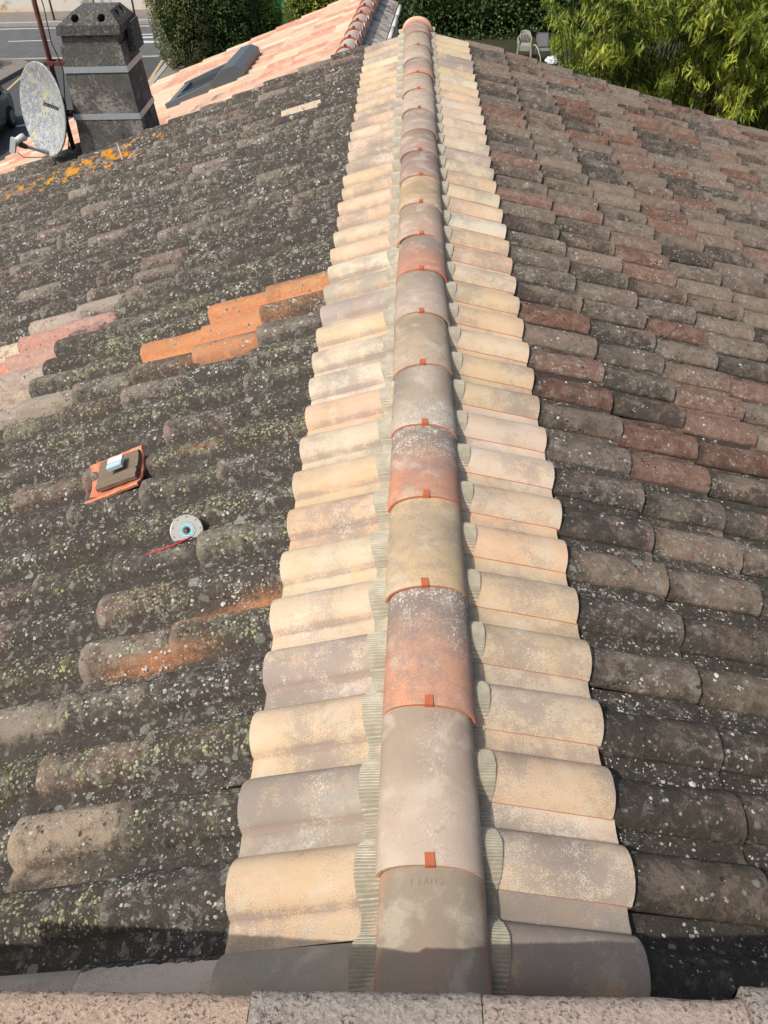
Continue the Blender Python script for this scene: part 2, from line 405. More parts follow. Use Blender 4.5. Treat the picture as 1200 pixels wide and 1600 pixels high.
for i, (d, side, n, j, xo, yf, P) in enumerate(old_list):
    rest_i = i >= 99
    X, Y = abs(P[0]), P[1]
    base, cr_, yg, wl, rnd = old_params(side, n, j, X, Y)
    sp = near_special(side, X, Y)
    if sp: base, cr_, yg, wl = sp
    dt = max([0]+[a for x_, y_, a in ((1.275, 2.907, 1.0), (.947, 2.907, 1.15), (.947, 3.116, .80), (.618, 3.116, .45), (.618, 2.907, .40), (.947, 2.70, .42), (1.275, 2.70, .2), (.618, .82, .10), (.947, .82, .10), (.618, 1.03, .1)) if side < 0 and abs(X-x_) < .16 and abs(Y-y_) < .10])
    d = d % 100
    nu, nv = (36, 34) if d < 2.6 else (26, 20) if d < 4 else (20, 12) if d < 6.5 else (14, 8)
    jx = random.uniform(-.007, .007)+.006*fb((X, Y, side), 3); jy = random.uniform(-.006, .006); ya = random.uniform(-.022, .022)
    wf = lambda P_, U, s, a=cr_, b=yg, c=wl, dt=dt: np.stack([np.full(U.shape, a)+(.11 if side < 0 else .12)*np.clip((U-.64)/.07, 0, 1)-.06*np.sin(np.clip(U/HW, 0, 1)*3.1416)+.11*np.exp(-np.clip(s-.13, 0, 1)/.07)-.12*np.clip((s-.90)/.08, 0, 1), b*np.clip(np.sin(np.clip(U/HW, 0, 1)*3.1416)+.2, 0, 1), np.full(U.shape, c), (np.clip(dustf(P_)+dt*(.75+.25*s+.1*np.sin(U*5)), 0, 1.4) if side < 0 else np.zeros(U.shape))], -1)  # channels and laps get extra crust: grime that also paints in occlusion shade
    moss = (int((34 if d < 3 else 19 if d < 5 else 8 if d < 8 else 3)*(1.35 if side < 0 else .55)*(.4 if dt > .5 or (sp and cr_ < .4) else 1)), 1, min(.75, yg*.9)) if True else None
    mb = rest if rest_i else MB()
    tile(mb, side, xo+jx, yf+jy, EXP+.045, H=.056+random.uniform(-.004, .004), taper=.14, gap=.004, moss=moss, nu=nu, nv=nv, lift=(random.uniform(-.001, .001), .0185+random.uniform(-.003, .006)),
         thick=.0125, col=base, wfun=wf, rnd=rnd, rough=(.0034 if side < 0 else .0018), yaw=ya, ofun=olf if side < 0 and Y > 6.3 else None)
    if not rest_i:
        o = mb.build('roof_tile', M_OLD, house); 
        if sp: o['label'] = 'paler old roof tile with less dark crust'
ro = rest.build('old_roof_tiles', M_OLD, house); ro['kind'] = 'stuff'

# raised lichen crusts growing on the old tiles
def crusts():
    mb = MB(); K = 7; ang = np.linspace(0, 2*math.pi, K+1)
    for p_, n_, t_, kind in CRUST:
        dist = np.linalg.norm(p_-np.array(CAM)); r_ = random.choice([.0010, .0014, .0018, .0022, .0028, .0045])*(.85+.16*dist); h_ = r_*random.uniform(.18, .5)
        b_ = np.cross(n_, t_); jit = 1+np.array([random.uniform(-.35, .35) for _ in range(K)]+[0]); jit[-1] = jit[0]
        G = np.stack([p_+n_*(h_*hh-.0005)+(t_*np.cos(ang)[:, None]+b_*np.sin(ang)[:, None])*(r_*rr*jit)[:, None] for rr, hh in ((.02, 1), (.6, .85), (1, 0))])
        c = random.choice([(.30, .32, .16), (.22, .24, .13), (.33, .33, .22)]) if kind else random.choice([(.40, .39, .34), (.30, .29, .26), (.22, .22, .20), (.46, .45, .41), (.12, .115, .10), (.30, .23, .20)])
        mb.grid(G, (*c, random.random()), flip=False)
    s_ = NT('lichen_crust', .95, .1); a_ = s_.attr('tcol'); n_ = s_.noise(s_.pos, 260, 4, .7)
    o = mb.build('lichen_crusts', s_.col(s_.val(a_.outputs['Color'], s_.math('ADD', s_.mul(n_, 1.2), .4))))
    tag(o, 'crusty grey and yellow green lichens spotting the old tiles', 'lichen', kind='stuff')
crusts()

# new edging tiles
CREAM = (.58, .475, .34); OCH = (.575, .44, .285); PEACH = (.60, .43, .29); MAUVE = (.365, .32, .265); ROSE = (.48, .40, .31); PALE = (.61, .535, .42)
def new_tile(side, j, xo, yf, length=.41, c=None, sp=None, och=None, wh=0., lift=(.012, .030), nu=34, nv=14):
    t = random.random()
    if c is None: c = random.choices([CREAM, OCH, PEACH, MAUVE, ROSE, PALE], [6, 3, 1.4, 1.6, 1.2, 2.2])[0]
    if sp is None: sp = random.uniform(.30, .72)+(.3 if c in (MAUVE, ROSE) else 0)
    if och is None: och = random.uniform(.15, .6)
    c = tuple(x*random.uniform(.95, 1.05) for x in c)
    mb = MB(); r = random.random()
    cxw = random.uniform(.2, .35)
    def wf(P_, U, s):
        k = np.array([[fb(P_[a_, b_]+r*5, 6) for b_ in range(P_.shape[1])] for a_ in range(P_.shape[0])])
        W = wh*np.exp(-((np.abs(P_[..., 0])-cxw-.03)/.07)**2)
        crease = np.exp(-((U-HW)/.035)**2)*(.9 if side < 0 else .2)
        return np.stack([np.clip(sp+k*.7+crease*.75+.35*np.exp(-((s-.55)/.3)**2)*(r-.35), 0, 1.2), np.clip(och+crease*.3, 0, 1), W*np.ones(U.shape), crease*(.08 if side < 0 else 0)], -1)
    tile(mb, side, xo, yf, length, H=.046, nu=nu, nv=nv, lift=lift, thick=.010, col=c, wfun=wf, rnd=r, rough=.0004, edge=.75 if side > 0 else .2, yaw=random.uniform(-.006, .006))
    return mb.build('new_roof_tile', M_NEW, house)
RCOL = {-1: (MAUVE, .8), 0: (PALE, .45), 1: (PEACH, .7), 2: (CREAM, .45), 3: (OCH, .5), 4: (OCH, .5), 5: (PEACH, .25), 6: (CREAM, .3), 7: (PALE, .3), 8: (CREAM, .25), 9: (OCH, .65), 10: (OCH, .5), 11: (CREAM, .35), 12: (OCH, .4)}
LCOL = {-1: (MAUVE, .3), 0: (OCH, .35), 1: (MAUVE, .75), 2: (CREAM, .3), 3: (PALE, .7), 4: (CREAM, .3), 5: (CREAM, .25), 6: (PEACH, .35), 7: (OCH, .3), 8: (CREAM, .4), 9: (PEACH, .3), 10: (PALE, .3), 11: (PALE, .45), 12: (OCH, .3), 13: (MAUVE, .4), 14: (MAUVE, .35)}
for side in (1, -1):
    for j in range(-2, 37):
        yf = YPH[side]+j*PIT
        ylo = yf if side > 0 else yf-PIT
        if ylo > 7.75 or ylo < -.5: continue
        spec = (RCOL if side > 0 else LCOL).get(j)
        x = (XR0 if side > 0 else XL0)+random.uniform(-.006, .006)
        new_tile(side, j, x, yf-(.012 if side < 0 and j == -1 else 0)+random.uniform(-.0015, .0015), c=spec[0] if spec else None, sp=spec[1] if spec else None, wh=random.choice([0, 0, 0, .35, .55]), nu=34 if j < 16 else 22, nv=14 if j < 16 else 8)
for n in (1, 2, 3):   # new row against the wall, going down the left slope
    for j in (-1, -2):
        new_tile(-1, j, XL0+n*EXP, YPH[-1]+j*PIT-.004, EXP+.05, c=PALE if n % 2 else ROSE, sp=.3, och=.1, lift=(.010+.001*n, .034))

# deck and walls
bm = bmesh.new()
for side, a in ((1, AR), (-1, AL)):
    e = 5.9
    P = [(0, -.45, ZR-.03), (side*e, -.45, ZR-.03-math.tan(a)*e), (side*e, YEND-.01, ZR-.03-math.tan(a)*e), (0, YEND-.01, ZR-.03)]
    Q = [(x, y, z-.10) for x, y, z in P]
    hexa(bm, Q+P)
e0, e1 = 3.5, 5.9
hexa(bm, [(-x, y, ZR-.03-math.tan(AL)*x-dz) for dz in (.1, 0) for x, y in ((e0, YEND-.009), (e1, YEND-.009), (e1, YEND+.62), (e0, YEND+.62))])
bmobj('roof_deck', bm, mat_simple('old_boarding', (.11, .085, .065), .9), house)
M_RENDER = mat_simple('pale_render', (.60, .53, .42), .9, .2, nsc=3, namp=.15, bump=.2)
bm = bmesh.new()
gz = ZR-.14
prism(bm, [(-5.6, -6.6), (5.6, -6.6), (5.6, gz-math.tan(AR)*5.6), (0, gz), (-5.6, gz-math.tan(AL)*5.6)], -.42, YEND-.12)
bmobj('wall', bm, M_RENDER, house)

# ridge tiles
nzl = lambda k, nu: np.array([fb((i*.35, k, 0), 3) for i in range(nu)])
def rp(phi, rx, rz): return rx*math.cos(phi), rz*math.sin(phi)
RG = {-1: ((.34, .295, .235), (.48, .29, .21)), 0: ((.375, .31, .255), (.51, .405, .32)), 1: ((.27, .23, .205), (.58, .30, .19)), 2: ((.40, .34, .25), (.55, .41, .24)), 3: ((.27, .23, .20), (.50, .25, .16)),
      4: ((.25, .225, .185), (.46, .40, .32)), 5: ((.38, .32, .25), (.50, .39, .28)), 6: ((.36, .32, .27), (.50, .40, .32)), 7: ((.31, .28, .255), (.52, .24, .16)), 8: ((.36, .30, .25), (.52, .36, .27)),
      9: ((.44, .35, .22), (.56, .41, .25)), 10: ((.27, .215, .19), (.40, .28, .23)), 11: ((.33, .28, .22), (.42, .30, .25)), 12: ((.34, .28, .25), (.44, .34, .28)), 13: ((.52, .45, .37), (.58, .46, .36)),
      14: ((.48, .41, .33), (.56, .43, .33)), 15: ((.33, .31, .29), (.56, .33, .24)), 16: ((.46, .40, .32), (.54, .43, .32)), 17: ((.42, .36, .29), (.5, .4, .3)), 18: ((.40, .30, .27), (.42, .26, .22))}
YT = {k: y for k, y in enumerate(YTAB)}; YT[-1] = -.405; YT[19] = 7.70
M_CLIP = mat_simple('clip_paint', (.47, .13, .055), .45, .5, nsc=60, namp=.12)
for k in range(-1, 19):
    y0, y1 = YT[k], YT[k+1]+.05
    near = k < 9
    nu, nv = (40, 30) if near else (24, 14)
    ph = np.linspace(0, math.pi, nu); vs = np.linspace(0, 1, nv)
    PH, S = np.meshgrid(ph, vs)
    sc = 1.035-.05*S; dz = .008*(1-S)-.004
    lip = np.clip(1-S*(y1-y0)/.016, 0, 1)
    sc = sc+.012*np.clip(1-np.abs(S*(y1-y0)-.012)/.02, 0, 1)*0
    rx = .1165*sc-.002*lip; rz = .0725*sc-.002*lip
    P = np.stack([rx*np.sign(np.cos(PH))*np.abs(np.cos(PH))**.94, y0+(y1-y0)*S, -.0705+dz+rz*np.sin(PH)**.94], -1)
    yawk = random.uniform(-.016, .016); ofx = random.uniform(-.0025, .0025); P[..., 0] += yawk*S*(y1-y0)+ofx; P[..., 1] += .010*random.uniform(-1, 1)*P[..., 0]/.1*(1-S)+.0006*nzl(k, nu)[None, :]*(1-S)
    far, nr = RG[k]; rnd = random.random()
    nz = np.array([[fb(P[a, b]+rnd*9, 9)+.5*fb(P[a, b]+rnd*9, 22) for b in range(nu)] for a in range(nv)])
    sv = np.clip(S*1.25+nz*.28-(.12 if k not in (1, 3) else .05), 0, 1); sv = sv*sv*(3-2*sv)
    if k in (9, 2, 4): sv = np.exp(-((S-.55+nz*.15)/.28)**2)*(1 if k != 4 else .0)+(.9*(1-np.exp(-(((PH-1.5)/.5)**2+((S-.72)/.28)**2)))*np.clip(S*2.2-.3, 0, 1) if k == 4 else 0)
    if k == -1: sv = 1-.75*np.exp(-((PH-1.57)/.42)**2)*np.clip(1.1-S*1.7+nz*.3, 0, 1)
    if False: sv = np.clip(1-np.exp(-(((PH-1.57)/.55)**2)), 0, 1)*0+np.clip(1.2-np.abs(PH-1.57)*1.0+nz*.2, 0, 1)*np.clip(1-S*1.6, 0, 1)*-1+1
    c = np.empty(P.shape[:2]+(4,)); sv = np.clip(sv, 0, 1)[..., None]
    c[..., :3] = np.array(far)*np.array([1.04, .98, .90])*(.76 if k >= 5 else .90)*sv+np.array(nr)*(.92 if k >= 5 else 1)*(1-sv); c[..., 3] = rnd
    if k == -1:
        sd = np.clip((np.abs(PH-1.57)-.98)*4+nz*.6, 0, .6)[..., None]; c[..., :3] = c[..., :3]*(1-sd)+np.array((.50, .27, .17))*sd
    if k == 1 or k == 3:
        sd = np.clip((PH-1.9)*1.1+nz*.6, 0, 1)[..., None]*np.clip(1.1-S*1.5, 0, 1)[..., None]; c[..., :3] = c[..., :3]*(1-sd)+np.array((.64, .26, .14))*sd
    wv = np.zeros_like(c)
    wv[..., 0] = {-1: .25, 0: .18, 1: .55, 3: .5}.get(k, .42)
    wv[..., 1] = {-1: 0, 0: 0, 5: .15, 9: .35, 2: .3}.get(k, .12)
    if k == 1: wv[..., 2] = np.clip(S*1.1-.05, 0, 1)*.75+.2*(PH < 1)
    if k == 3: wv[..., 2] = np.clip(S*1.3-.2, 0, 1)*.75+.1
    if k == 4: wv[..., 2] = np.clip(1-S*1.6, 0, 1)*np.clip(1.6-PH*.5, 0, 1)*1.1
    if k == 9: wv[..., 2] = np.clip(1-S*6, 0, 1)*1.5
    if k == 0: wv[..., 2] = .28*np.exp(-((PH-1.5)/.4)**2)+.18
    mb = MB(); mb.grid(P, c, wv, flip=False)
    # inner skin at near end + thickness
    T = .0075
    Q = P[0].copy(); Q[:, 0] -= T*np.cos(ph); Q[:, 2] -= T*np.sin(ph)
    we = wv[0].copy(); we[:, 3] = {0: .35, 5: .5, 6: .5}.get(k, .8 if k in (1, 2, 3, 4, 7, 8, 15) else .35)
    if k in (9, 13): we[:, 3] = 0
    mb.grid(np.stack([Q, P[0]]), np.stack([c[0]]*2), np.stack([we]*2))
    Q2 = Q.copy(); Q2[:, 1] += .1; mb.grid(np.stack([Q2, Q]), np.stack([c[0]]*2), np.stack([we]*2))
    rt = mb.build('ridge_tile', M_RIDGE, house)
    if k >= 0 and k not in (12, 16, 18):
        bm = bmesh.new(); zt = -.0705+.004+.0725*1.035
        box(bm, -.0105, .0105, y0-.001, y0+.026, zt-.0015, zt+.0022); box(bm, -.0105, .0105, y0-.0035, y0-.0008, zt-.014, zt+.0022)
        bmobj('clip', bm, M_CLIP, rt, bevel=.0008, M=Matrix.Translation((random.uniform(-.004, .004), y0+.0005, 0)) @ Matrix.Rotation(random.uniform(-.12, .12), 4, 'Z') @ Matrix.Translation((0, -y0, 0)))
    if k in (-1, 0):    # faint maker's stamp pressed in the clay
        txt = 'T LAITZ .,' if k == -1 else 'A ADDLA ...'
        cu = bpy.data.curves.new('stamp', 'FONT'); cu.body = txt; cu.size = .017 if k == -1 else .013; cu.extrude = .0004; cu.align_x = 'CENTER'; cu.space_character = 1.35
        to = bpy.data.objects.new('stamp', cu); COL.objects.link(to)
        me = bpy.data.meshes.new_from_object(to.evaluated_get(bpy.context.evaluated_depsgraph_get())); bpy.data.objects.remove(to)
        yy = (YT[k+1]-.038); 
        for v in me.vertices:
            x, y, z = v.co; a = math.pi/2-x/.1175
            S_ = (yy+y-y0)/(y1-y0); rr = .1165*(1.035-.05*S_)+.0003+z
            rzz = .0725*(1.035-.05*S_)+.0003+z
            v.co = (rr*math.cos(a)**1, yy+y, -.0705+.008*(1-S_)-.004+rzz*math.sin(a)**.94+.0004)
        me.materials.append(mat_simple('stamp_clay', (.262, .235, .20) if k == -1 else (.35, .295, .25), .9, nsc=300, namp=.5)); so_ = bpy.data.objects.new('stamp', me); COL.objects.link(so_); setpar(so_, rt)
# end collar
mb = MB()
ph = np.linspace(-.05, math.pi+.05, 40)
prof = [(7.70, .106), (7.70, .132), (7.715, .137), (7.80, .136), (7.815, .130), (7.815, .0)]
P = np.stack([np.stack([r_*np.cos(ph), np.full(40, y_), -.085+r_*.80*np.sin(ph)], -1) for y_, r_ in prof])
wv = np.zeros(P.shape[:2]+(4,)); wv[:2, :, 3] = .55; wv[..., 0] = .1
mb.grid(P, (.70, .46, .31, .3), wv)
mb.build('ridge_end_tile', M_RIDGE, house)

# pleated flashing strips
s_ = NT('pleated_flashing', .42, .5); n_ = s_.noise(s_.pos, 30, 4, .6)
M_FL = s_.col(s_.mix(s_.step(n_, .4, .7), (.34, .31, .235), (.42, .385, .295)))
def flashing(side):
    period = .0075; ys = np.arange(-.40, 7.80, period/4); a = AR if side > 0 else AL
    u = ((ys-YPH[side])/PIT % 1.0) if side > 0 else ((YPH[side]-ys)/PIT % 1.0)
    h = profile(u, .046); hs = np.convolve(np.pad(h, 6, 'edge'), np.ones(13)/13, 'valid')
    hs = np.maximum(hs, h)+.0
    xe = (.140 if side > 0 else .146)+.005*(hs/.046)+.002*np.array([fb((0, y, side), 30) for y in ys])
    cols = 7; P = np.zeros((cols, len(ys), 3)); k = np.arange(len(ys)) % 4
    z_p = np.array([0, .0026, 0, -.0014])[k]
    for i in range(cols):
        f = i/(cols-1); X = .075+(xe-.075)*f
        # lift of new tile surface + pleats, hugging outward
        al = (X/math.cos(a)); sdist = 1-((.4446-X)/math.cos(a))/.41
        nh = hs+.012+.018*np.clip(sdist, 0, 1)+.0025+z_p-.010*(1-f)+.0015*np.array([fb((i, y, side), 60) for y in ys])
        P[i, :, 0] = side*(X+math.sin(a)*nh); P[i, :, 1] = ys+.004*f*np.sin(ys*31)
        P[i, :, 2] = ZR-math.tan(a)*X+math.cos(a)*nh
    mb = MB(); mb.grid(P, flip=side < 0)
    Q = P[-1].copy(); Q[:, 2] -= .003; mb.grid(np.stack([P[-1], Q]), flip=side < 0)
    return mb.build('ridge_flashing', M_FL, house, smooth=False)
flashing(1); flashing(-1)

# ------------------------------------------------------------------ wall coping at the photographer's feet
par = empty('upper_wall', (0, -.7, -6.6), 'grainy pink and grey coping of the upper wall along the bottom edge of the photo', 'wall')
bm = bmesh.new(); box(bm, -6, 6, -1.15, -.43, -6.6, .405); bmobj('wall', bm, M_RENDER, par)
def mat_coping(name, c1, c2, c3):
    s = NT(name, .9, .2); n = s.noise(s.pos, 170, 4, .65); n2 = s.noise(s.pos, 18, 4, .6); n3 = s.noise(s.pos, 120, 5, .75)
    c = s.mix(s.step(n3, .40, .60), c1, c2); c = s.mix(s.mul(s.step(n, .54, .60), s.step(n2, .35, .55)), c, c3)
    s.bump(s.math('ADD', n, n3), .7, .004); return s.col(c)
M_C1 = mat_coping('pink_grit', (.36, .265, .20), (.48, .365, .28), (.13, .10, .08)); M_C2 = mat_coping('grey_grit', (.24, .21, .18), (.37, .325, .28), (.10, .08, .07)); M_C3 = mat_coping('brown_grit', (.30, .24, .20), (.42, .34, .29), (.12, .10, .08))
for i, (x0, x1, dz, dy, m) in enumerate([(-1.4, -1.0, 0, .0, M_C2), (-.995, -.64, .002, -.003, M_C3), (-.638, -.2725, 0, -.002, M_C1), (-.2705, .0575, .004, .004, M_C2), (.0585, .427, .002, .004, M_C3), (.428, .80, .014, .018, M_C2), (.805, 1.2, .006, 0, M_C1)]):
    mb = MB(); xs = np.linspace(x0, x1, 60); pr = [(-.40, .0), (-.398, .016), (-.394, .026), (-.386, .033), (-.37, .036), (-.45, .040), (-.7, .046), (-1.2, .05)]
    pr = [(-.392, -.0), (-.388, .02), (-.390, .030), (-.397, .036), (-.41, .040), (-.45, .043), (-.7, .046), (-1.2, .05)]
    P = np.array([[(x, y+dy+.002*fb((x, y, i), 60), .41+z+dz+.0018*fb((x, y, i), 45)) for x in xs] for y, z in pr])
    P = P+np.array([[[0, 0.004*fb((x, 3, i), 12), 0] for x in xs]]*len(pr))
    mb.grid(P); 
    for e in (0, -1):
        Q = P[:, e].copy(); Q[:, 2] = .405; mb.grid(np.stack([P[:, e], Q]), flip=(e == 0))
    mb.build('coping_tile', m, par)

# ------------------------------------------------------------------ chimney
s = NT('sooty_concrete', .95, .15); na = s.noise(s.pos, 5, 5, .6); nb = s.noise(s.pos, 45, 8, .78, .4); nc = s.noise(s.pos, 150, 4, .7)
c = s.val((.125, .120, .112, 1), s.math('ADD', s.mul(nb, 2.0), -.05)); c = s.mix(s.mul(s.step(s.math('ADD', s.mul(nb, .8), s.mul(na, .7)), .74, .90), .9), c, s.val((.34, .315, .28, 1), s.math('ADD', nc, .5)))
c = s.mix(s.step(s.math('ADD', s.mul(nb, .6), s.mul(s.noise(s.vm('ADD', s.pos, (4, 4, 4)), 4, 5, .6), .9)), .80, .95), c, (.04, .038, .034)); s.bump(s.math('ADD', nb, s.mul(nc, .5)), .7, .012)
M_CHIM = s.col(c)
M_CHIM2 = mat_simple('dark_concrete', (.085, .083, .079), .95, .15, nsc=60, namp=.6, bump=.7, col2=(.21, .20, .185), thr=(.50, .66), det=8)
M_GALV = mat_simple('galvanised_steel', (.40, .44, .47), .4, .5, metal=.35, nsc=25, namp=.2)
M_BLACK = mat_simple('black_void', (.01, .01, .01), .9)
ch = empty('chimney', (-3.1, 8.15, -1.15), 'weathered grey concrete chimney bound with two galvanised straps', 'chimney')
def taperbox(bm, a, b):
    hexa(bm, [(a[0], a[2], a[4]), (a[1], a[2], a[4]), (a[1], a[3], a[4]), (a[0], a[3], a[4]), (b[0], b[2], b[4]), (b[1], b[2], b[4]), (b[1], b[3], b[4]), (b[0], b[3], b[4])])
bm = bmesh.new(); taperbox(bm, (-3.47, -2.70, 7.88, 8.50, -1.75), (-3.395, -2.815, 7.91, 8.44, -.19))
bmesh.ops.subdivide_edges(bm, edges=bm.edges, cuts=9, use_grid_fill=True)
for v in bm.verts: v.co += Vector((fb(v.co, 8), fb(v.co+Vector((5, 0, 0)), 8), 0))*.006
bmobj('stack', bm, M_CHIM, ch)
bm = bmesh.new(); taperbox(bm, (-3.375, -2.835, 7.93, 8.40, -.188), (-3.37, -2.83, 7.93, 8.40, -.10)); bmobj('neck', bm, M_CHIM, ch, bevel=.006)
bm = bmesh.new(); taperbox(bm, (-3.40, -2.79, 7.895, 8.43, -.098), (-3.38, -2.78, 7.895, 8.43, -.02)); bmobj('cap_slab', bm, M_CHIM2, ch, bevel=.008)
def bool_cut(ob, cutters):
    for c in cutters:
        md = ob.modifiers.new('b', 'BOOLEAN'); md.object = c; md.operation = 'DIFFERENCE'; md.solver = 'EXACT'
    bpy.context.view_layer.update()
    me = bpy.data.meshes.new_from_object(ob.evaluated_get(bpy.context.evaluated_depsgraph_get()))
    ob.modifiers.clear(); ob.data = me
    for c in cutters: bpy.data.objects.remove(c)
bm = bmesh.new(); taperbox(bm, (-3.375, -2.785, 7.90, 8.42, -.018), (-3.225, -2.865, 7.98, 8.34, .085))
cap = bmobj('cowl', bm, M_CHIM2, ch, bevel=.006)
cut = []
for x in (-3.20, -2.95):
    bm = bmesh.new(); bmesh.ops.create_cone(bm, cap_ends=True, segments=28, radius1=.037, radius2=.037, depth=.24, matrix=Matrix.Translation((x, 7.94, .035)) @ Matrix.Rotation(R(62), 4, 'X')); cut.append(bmobj('cut', bm, M_BLACK))
for y in (8.10, 8.25):
    bm = bmesh.new(); bmesh.ops.create_cone(bm, cap_ends=True, segments=28, radius1=.037, radius2=.037, depth=.2, matrix=Matrix.Translation((-2.825, y, .05)) @ Matrix.Rotation(R(62), 4, 'Y')); cut.append(bmobj('cut', bm, M_BLACK))
bool_cut(cap, cut)
bm = bmesh.new(); taperbox(bm, (-2.815, -2.745, 8.16, 8.46, -.30), (-2.80, -2.755, 8.18, 8.44, -.05)); bmobj('flue_block', bm, M_CHIM2, ch, bevel=.01)
def xf(z): # stack faces at height z
    t = (z+1.75)/1.56; return -3.47+.075*t, -2.70-.115*t, 7.88+.03*t, 8.50-.06*t
for z0 in (-.42, -.845):
    z1 = z0+.055; A = xf(z0); B = xf(z1); o = .006
    bm = bmesh.new(); bot = [(A[0]-o, A[2]-o), (A[1]+o, A[2]-o), (A[1]+o, A[3]+o), (A[0]-o, A[3]+o)]; top = [(B[0]-o, B[2]-o), (B[1]+o, B[2]-o), (B[1]+o, B[3]+o), (B[0]-o, B[3]+o)]
    lo = [bm.verts.new((*p, z0)) for p in bot]; hi = [bm.verts.new((*p, z1)) for p in top]
    for i in range(4): bm.faces.new([lo[i], lo[(i+1) % 4], hi[(i+1) % 4], hi[i]])
    ob = bmobj('strap', bm, M_GALV, ch); md = ob.modifiers.new('t', 'SOLIDIFY'); md.thickness = .004; md.offset = 1
# mast held by the straps
M_RUST = mat_simple('red_brown_paint', (.13, .045, .035), .6, .4, nsc=30, namp=.3, col2=(.20, .09, .06))
ms = empty('mast', (-3.645, 8.2, -1.22), 'red brown steel pole clamped to the left side of the chimney', 'mast')
bm = bmesh.new(); tube(bm, [(-3.645, 8.2, -1.24), (-3.645, 8.2, 1.6)], .024, 14); bmobj('pole', bm, M_RUST, ms, smooth=True)
for z in (-.395, -.87):
    bm = bmesh.new(); box(bm, -3.70, -3.44, 8.15, 8.165, z-.02, z+.02); box(bm, -3.70, -3.44, 8.235, 8.25, z-.02, z+.02); box(bm, -3.585, -3.565, 8.165, 8.235, z-.015, z+.015); tube(bm, [(-3.69, 8.13, z), (-3.69, 8.27, z)], .008, 6); tube(bm, [(-3.61, 8.13, z), (-3.61, 8.27, z)], .008, 6)
    bmobj('bracket', bm, M_RUST, ms)
bm = bmesh.new()
tube(bm, [(-3.60, 8.17, 1.5), (-3.59, 8.15, .6), (-3.55, 8.16, .1), (-3.56, 8.14, -.2), (-3.52, 8.12, -.34), (-3.50, 8.1, -.45), (-3.55, 8.08, -.7), (-3.56, 8.02, -.95), (-3.60, 7.95, -1.15)], .005, 6)
bmobj('cable', bm, mat_simple('black_cable', (.02, .02, .022), .6), ms, smooth=True)
# satellite dish
def mat_dish():
    s = NT('weathered_dish', .6, .4); n1 = s.noise(s.pos, 7, 5, .6); n2 = s.noise(s.vm('MULTIPLY', s.pos, (1, 1, .6)), 32, 7, .78, .2); n3 = s.noise(s.pos, 90, 4, .7)
    c = s.mix(s.step(n2, .40, .62), (.20, .22, .245), (.42, .445, .47)); c = s.mix(s.mul(s.step(n1, .52, .66), .8), c, (.46, .45, .26))
    c = s.mix(s.step(n3, .56, .64), c, (.62, .62, .58)); c = s.mix(s.step(s.noise(s.pos, 44, 6, .75), .575, .62), c, (.07, .07, .06)); c = s.mix(s.step(s.vor(s.pos, 26)[0], .20, .14), c, s.mix(n1, (.5, .5, .42), (.16, .17, .17)))
    return s.col(c)
dn = Vector((-.62, -.76, .20)).normalized()
dr_ = Vector((0, 0, 1)).cross(dn).normalized(); du = dn.cross(dr_)
DC = Vector((-3.755, 8.03, -.785)); DRX, DRY = .395, .425
dishM = Matrix((dr_, du, dn)).transposed().to_4x4(); dishM.translation = DC
ds = empty('satellite_dish', DC, 'large grey lichen spotted satellite dish mounted beside the chimney', 'satellite dish')
bm = bmesh.new(); rings = []
for i in range(1, 15):
    f = i/14; rings.append([bm.verts.new((DRX*f*math.cos(a), DRY*f*math.sin(a), .10*f*f-.06)) for a in [2*math.pi*k/72 for k in range(72)]])
cv = bm.verts.new((0, 0, -.06))
for k in range(72): bm.faces.new([cv, rings[0][k], rings[0][(k+1) % 72]])
for A, B in zip(rings, rings[1:]):
    for k in range(72): bm.faces.new([A[k], B[k], B[(k+1) % 72], A[(k+1) % 72]])
rim = [[bm.verts.new(((DRX+dx)*math.cos(a), (DRY+dx)*math.sin(a), .04+dz)) for a in [2*math.pi*k/72 for k in range(72)]] for dx, dz in ((.008, .001), (.011, -.008), (.008, -.018))]
for A, B in zip([rings[-1]]+rim, rim):
    for k in range(72): bm.faces.new([A[k], B[k], B[(k+1) % 72], A[(k+1) % 72]])
o = bmobj('reflector', bm, mat_dish(), ds, smooth=True, M=dishM); md = o.modifiers.new('t', 'SOLIDIFY'); md.thickness = .004; md.offset = -1
cu = bpy.data.curves.new('lettering', 'FONT'); cu.body = '/mmocoar'; cu.size = .075; cu.shear = .35; cu.extrude = .0005; cu.align_x = 'CENTER'; cu.offset = .001
to = bpy.data.objects.new('lettering', cu); COL.objects.link(to)
me = bpy.data.meshes.new_from_object(to.evaluated_get(bpy.context.evaluated_depsgraph_get())); bpy.data.objects.remove(to)
for v in me.vertices:
    x, y, z = v.co; y += .02; x += .03; r2 = (x/DRX)**2+(y/DRY)**2; v.co = dishM @ Vector((x, y, .10*r2-.06+.004+z))
me.materials.append(mat_simple('dark_ink', (.03, .035, .06), .6)); o = bpy.data.objects.new('lettering', me); COL.objects.link(o); setpar(o, ds)
M_LGREY = mat_simple('pale_grey_plastic', (.50, .51, .52), .5, .4, nsc=40, namp=.15); M_DGREY = mat_simple('dark_grey_plastic', (.05, .05, .052), .6)
bot = DC-du*DRY+dn*.04; feed = Vector((-3.975, 7.66, -.985))
bm = bmesh.new(); tube(bm, [bot+du*.02-dn*.03, bot+(feed-bot)*.72], [.020, .016], 8); bmobj('feed_arm', bm, M_LGREY, ds, smooth=True)
a_ = (feed-bot).normalized()
bm = bmesh.new(); tube(bm, [bot+(feed-bot)*.72, bot+(feed-bot)*.92], [.024, .03], 10); bmobj('feed_clamp', bm, M_DGREY, ds, smooth=True)
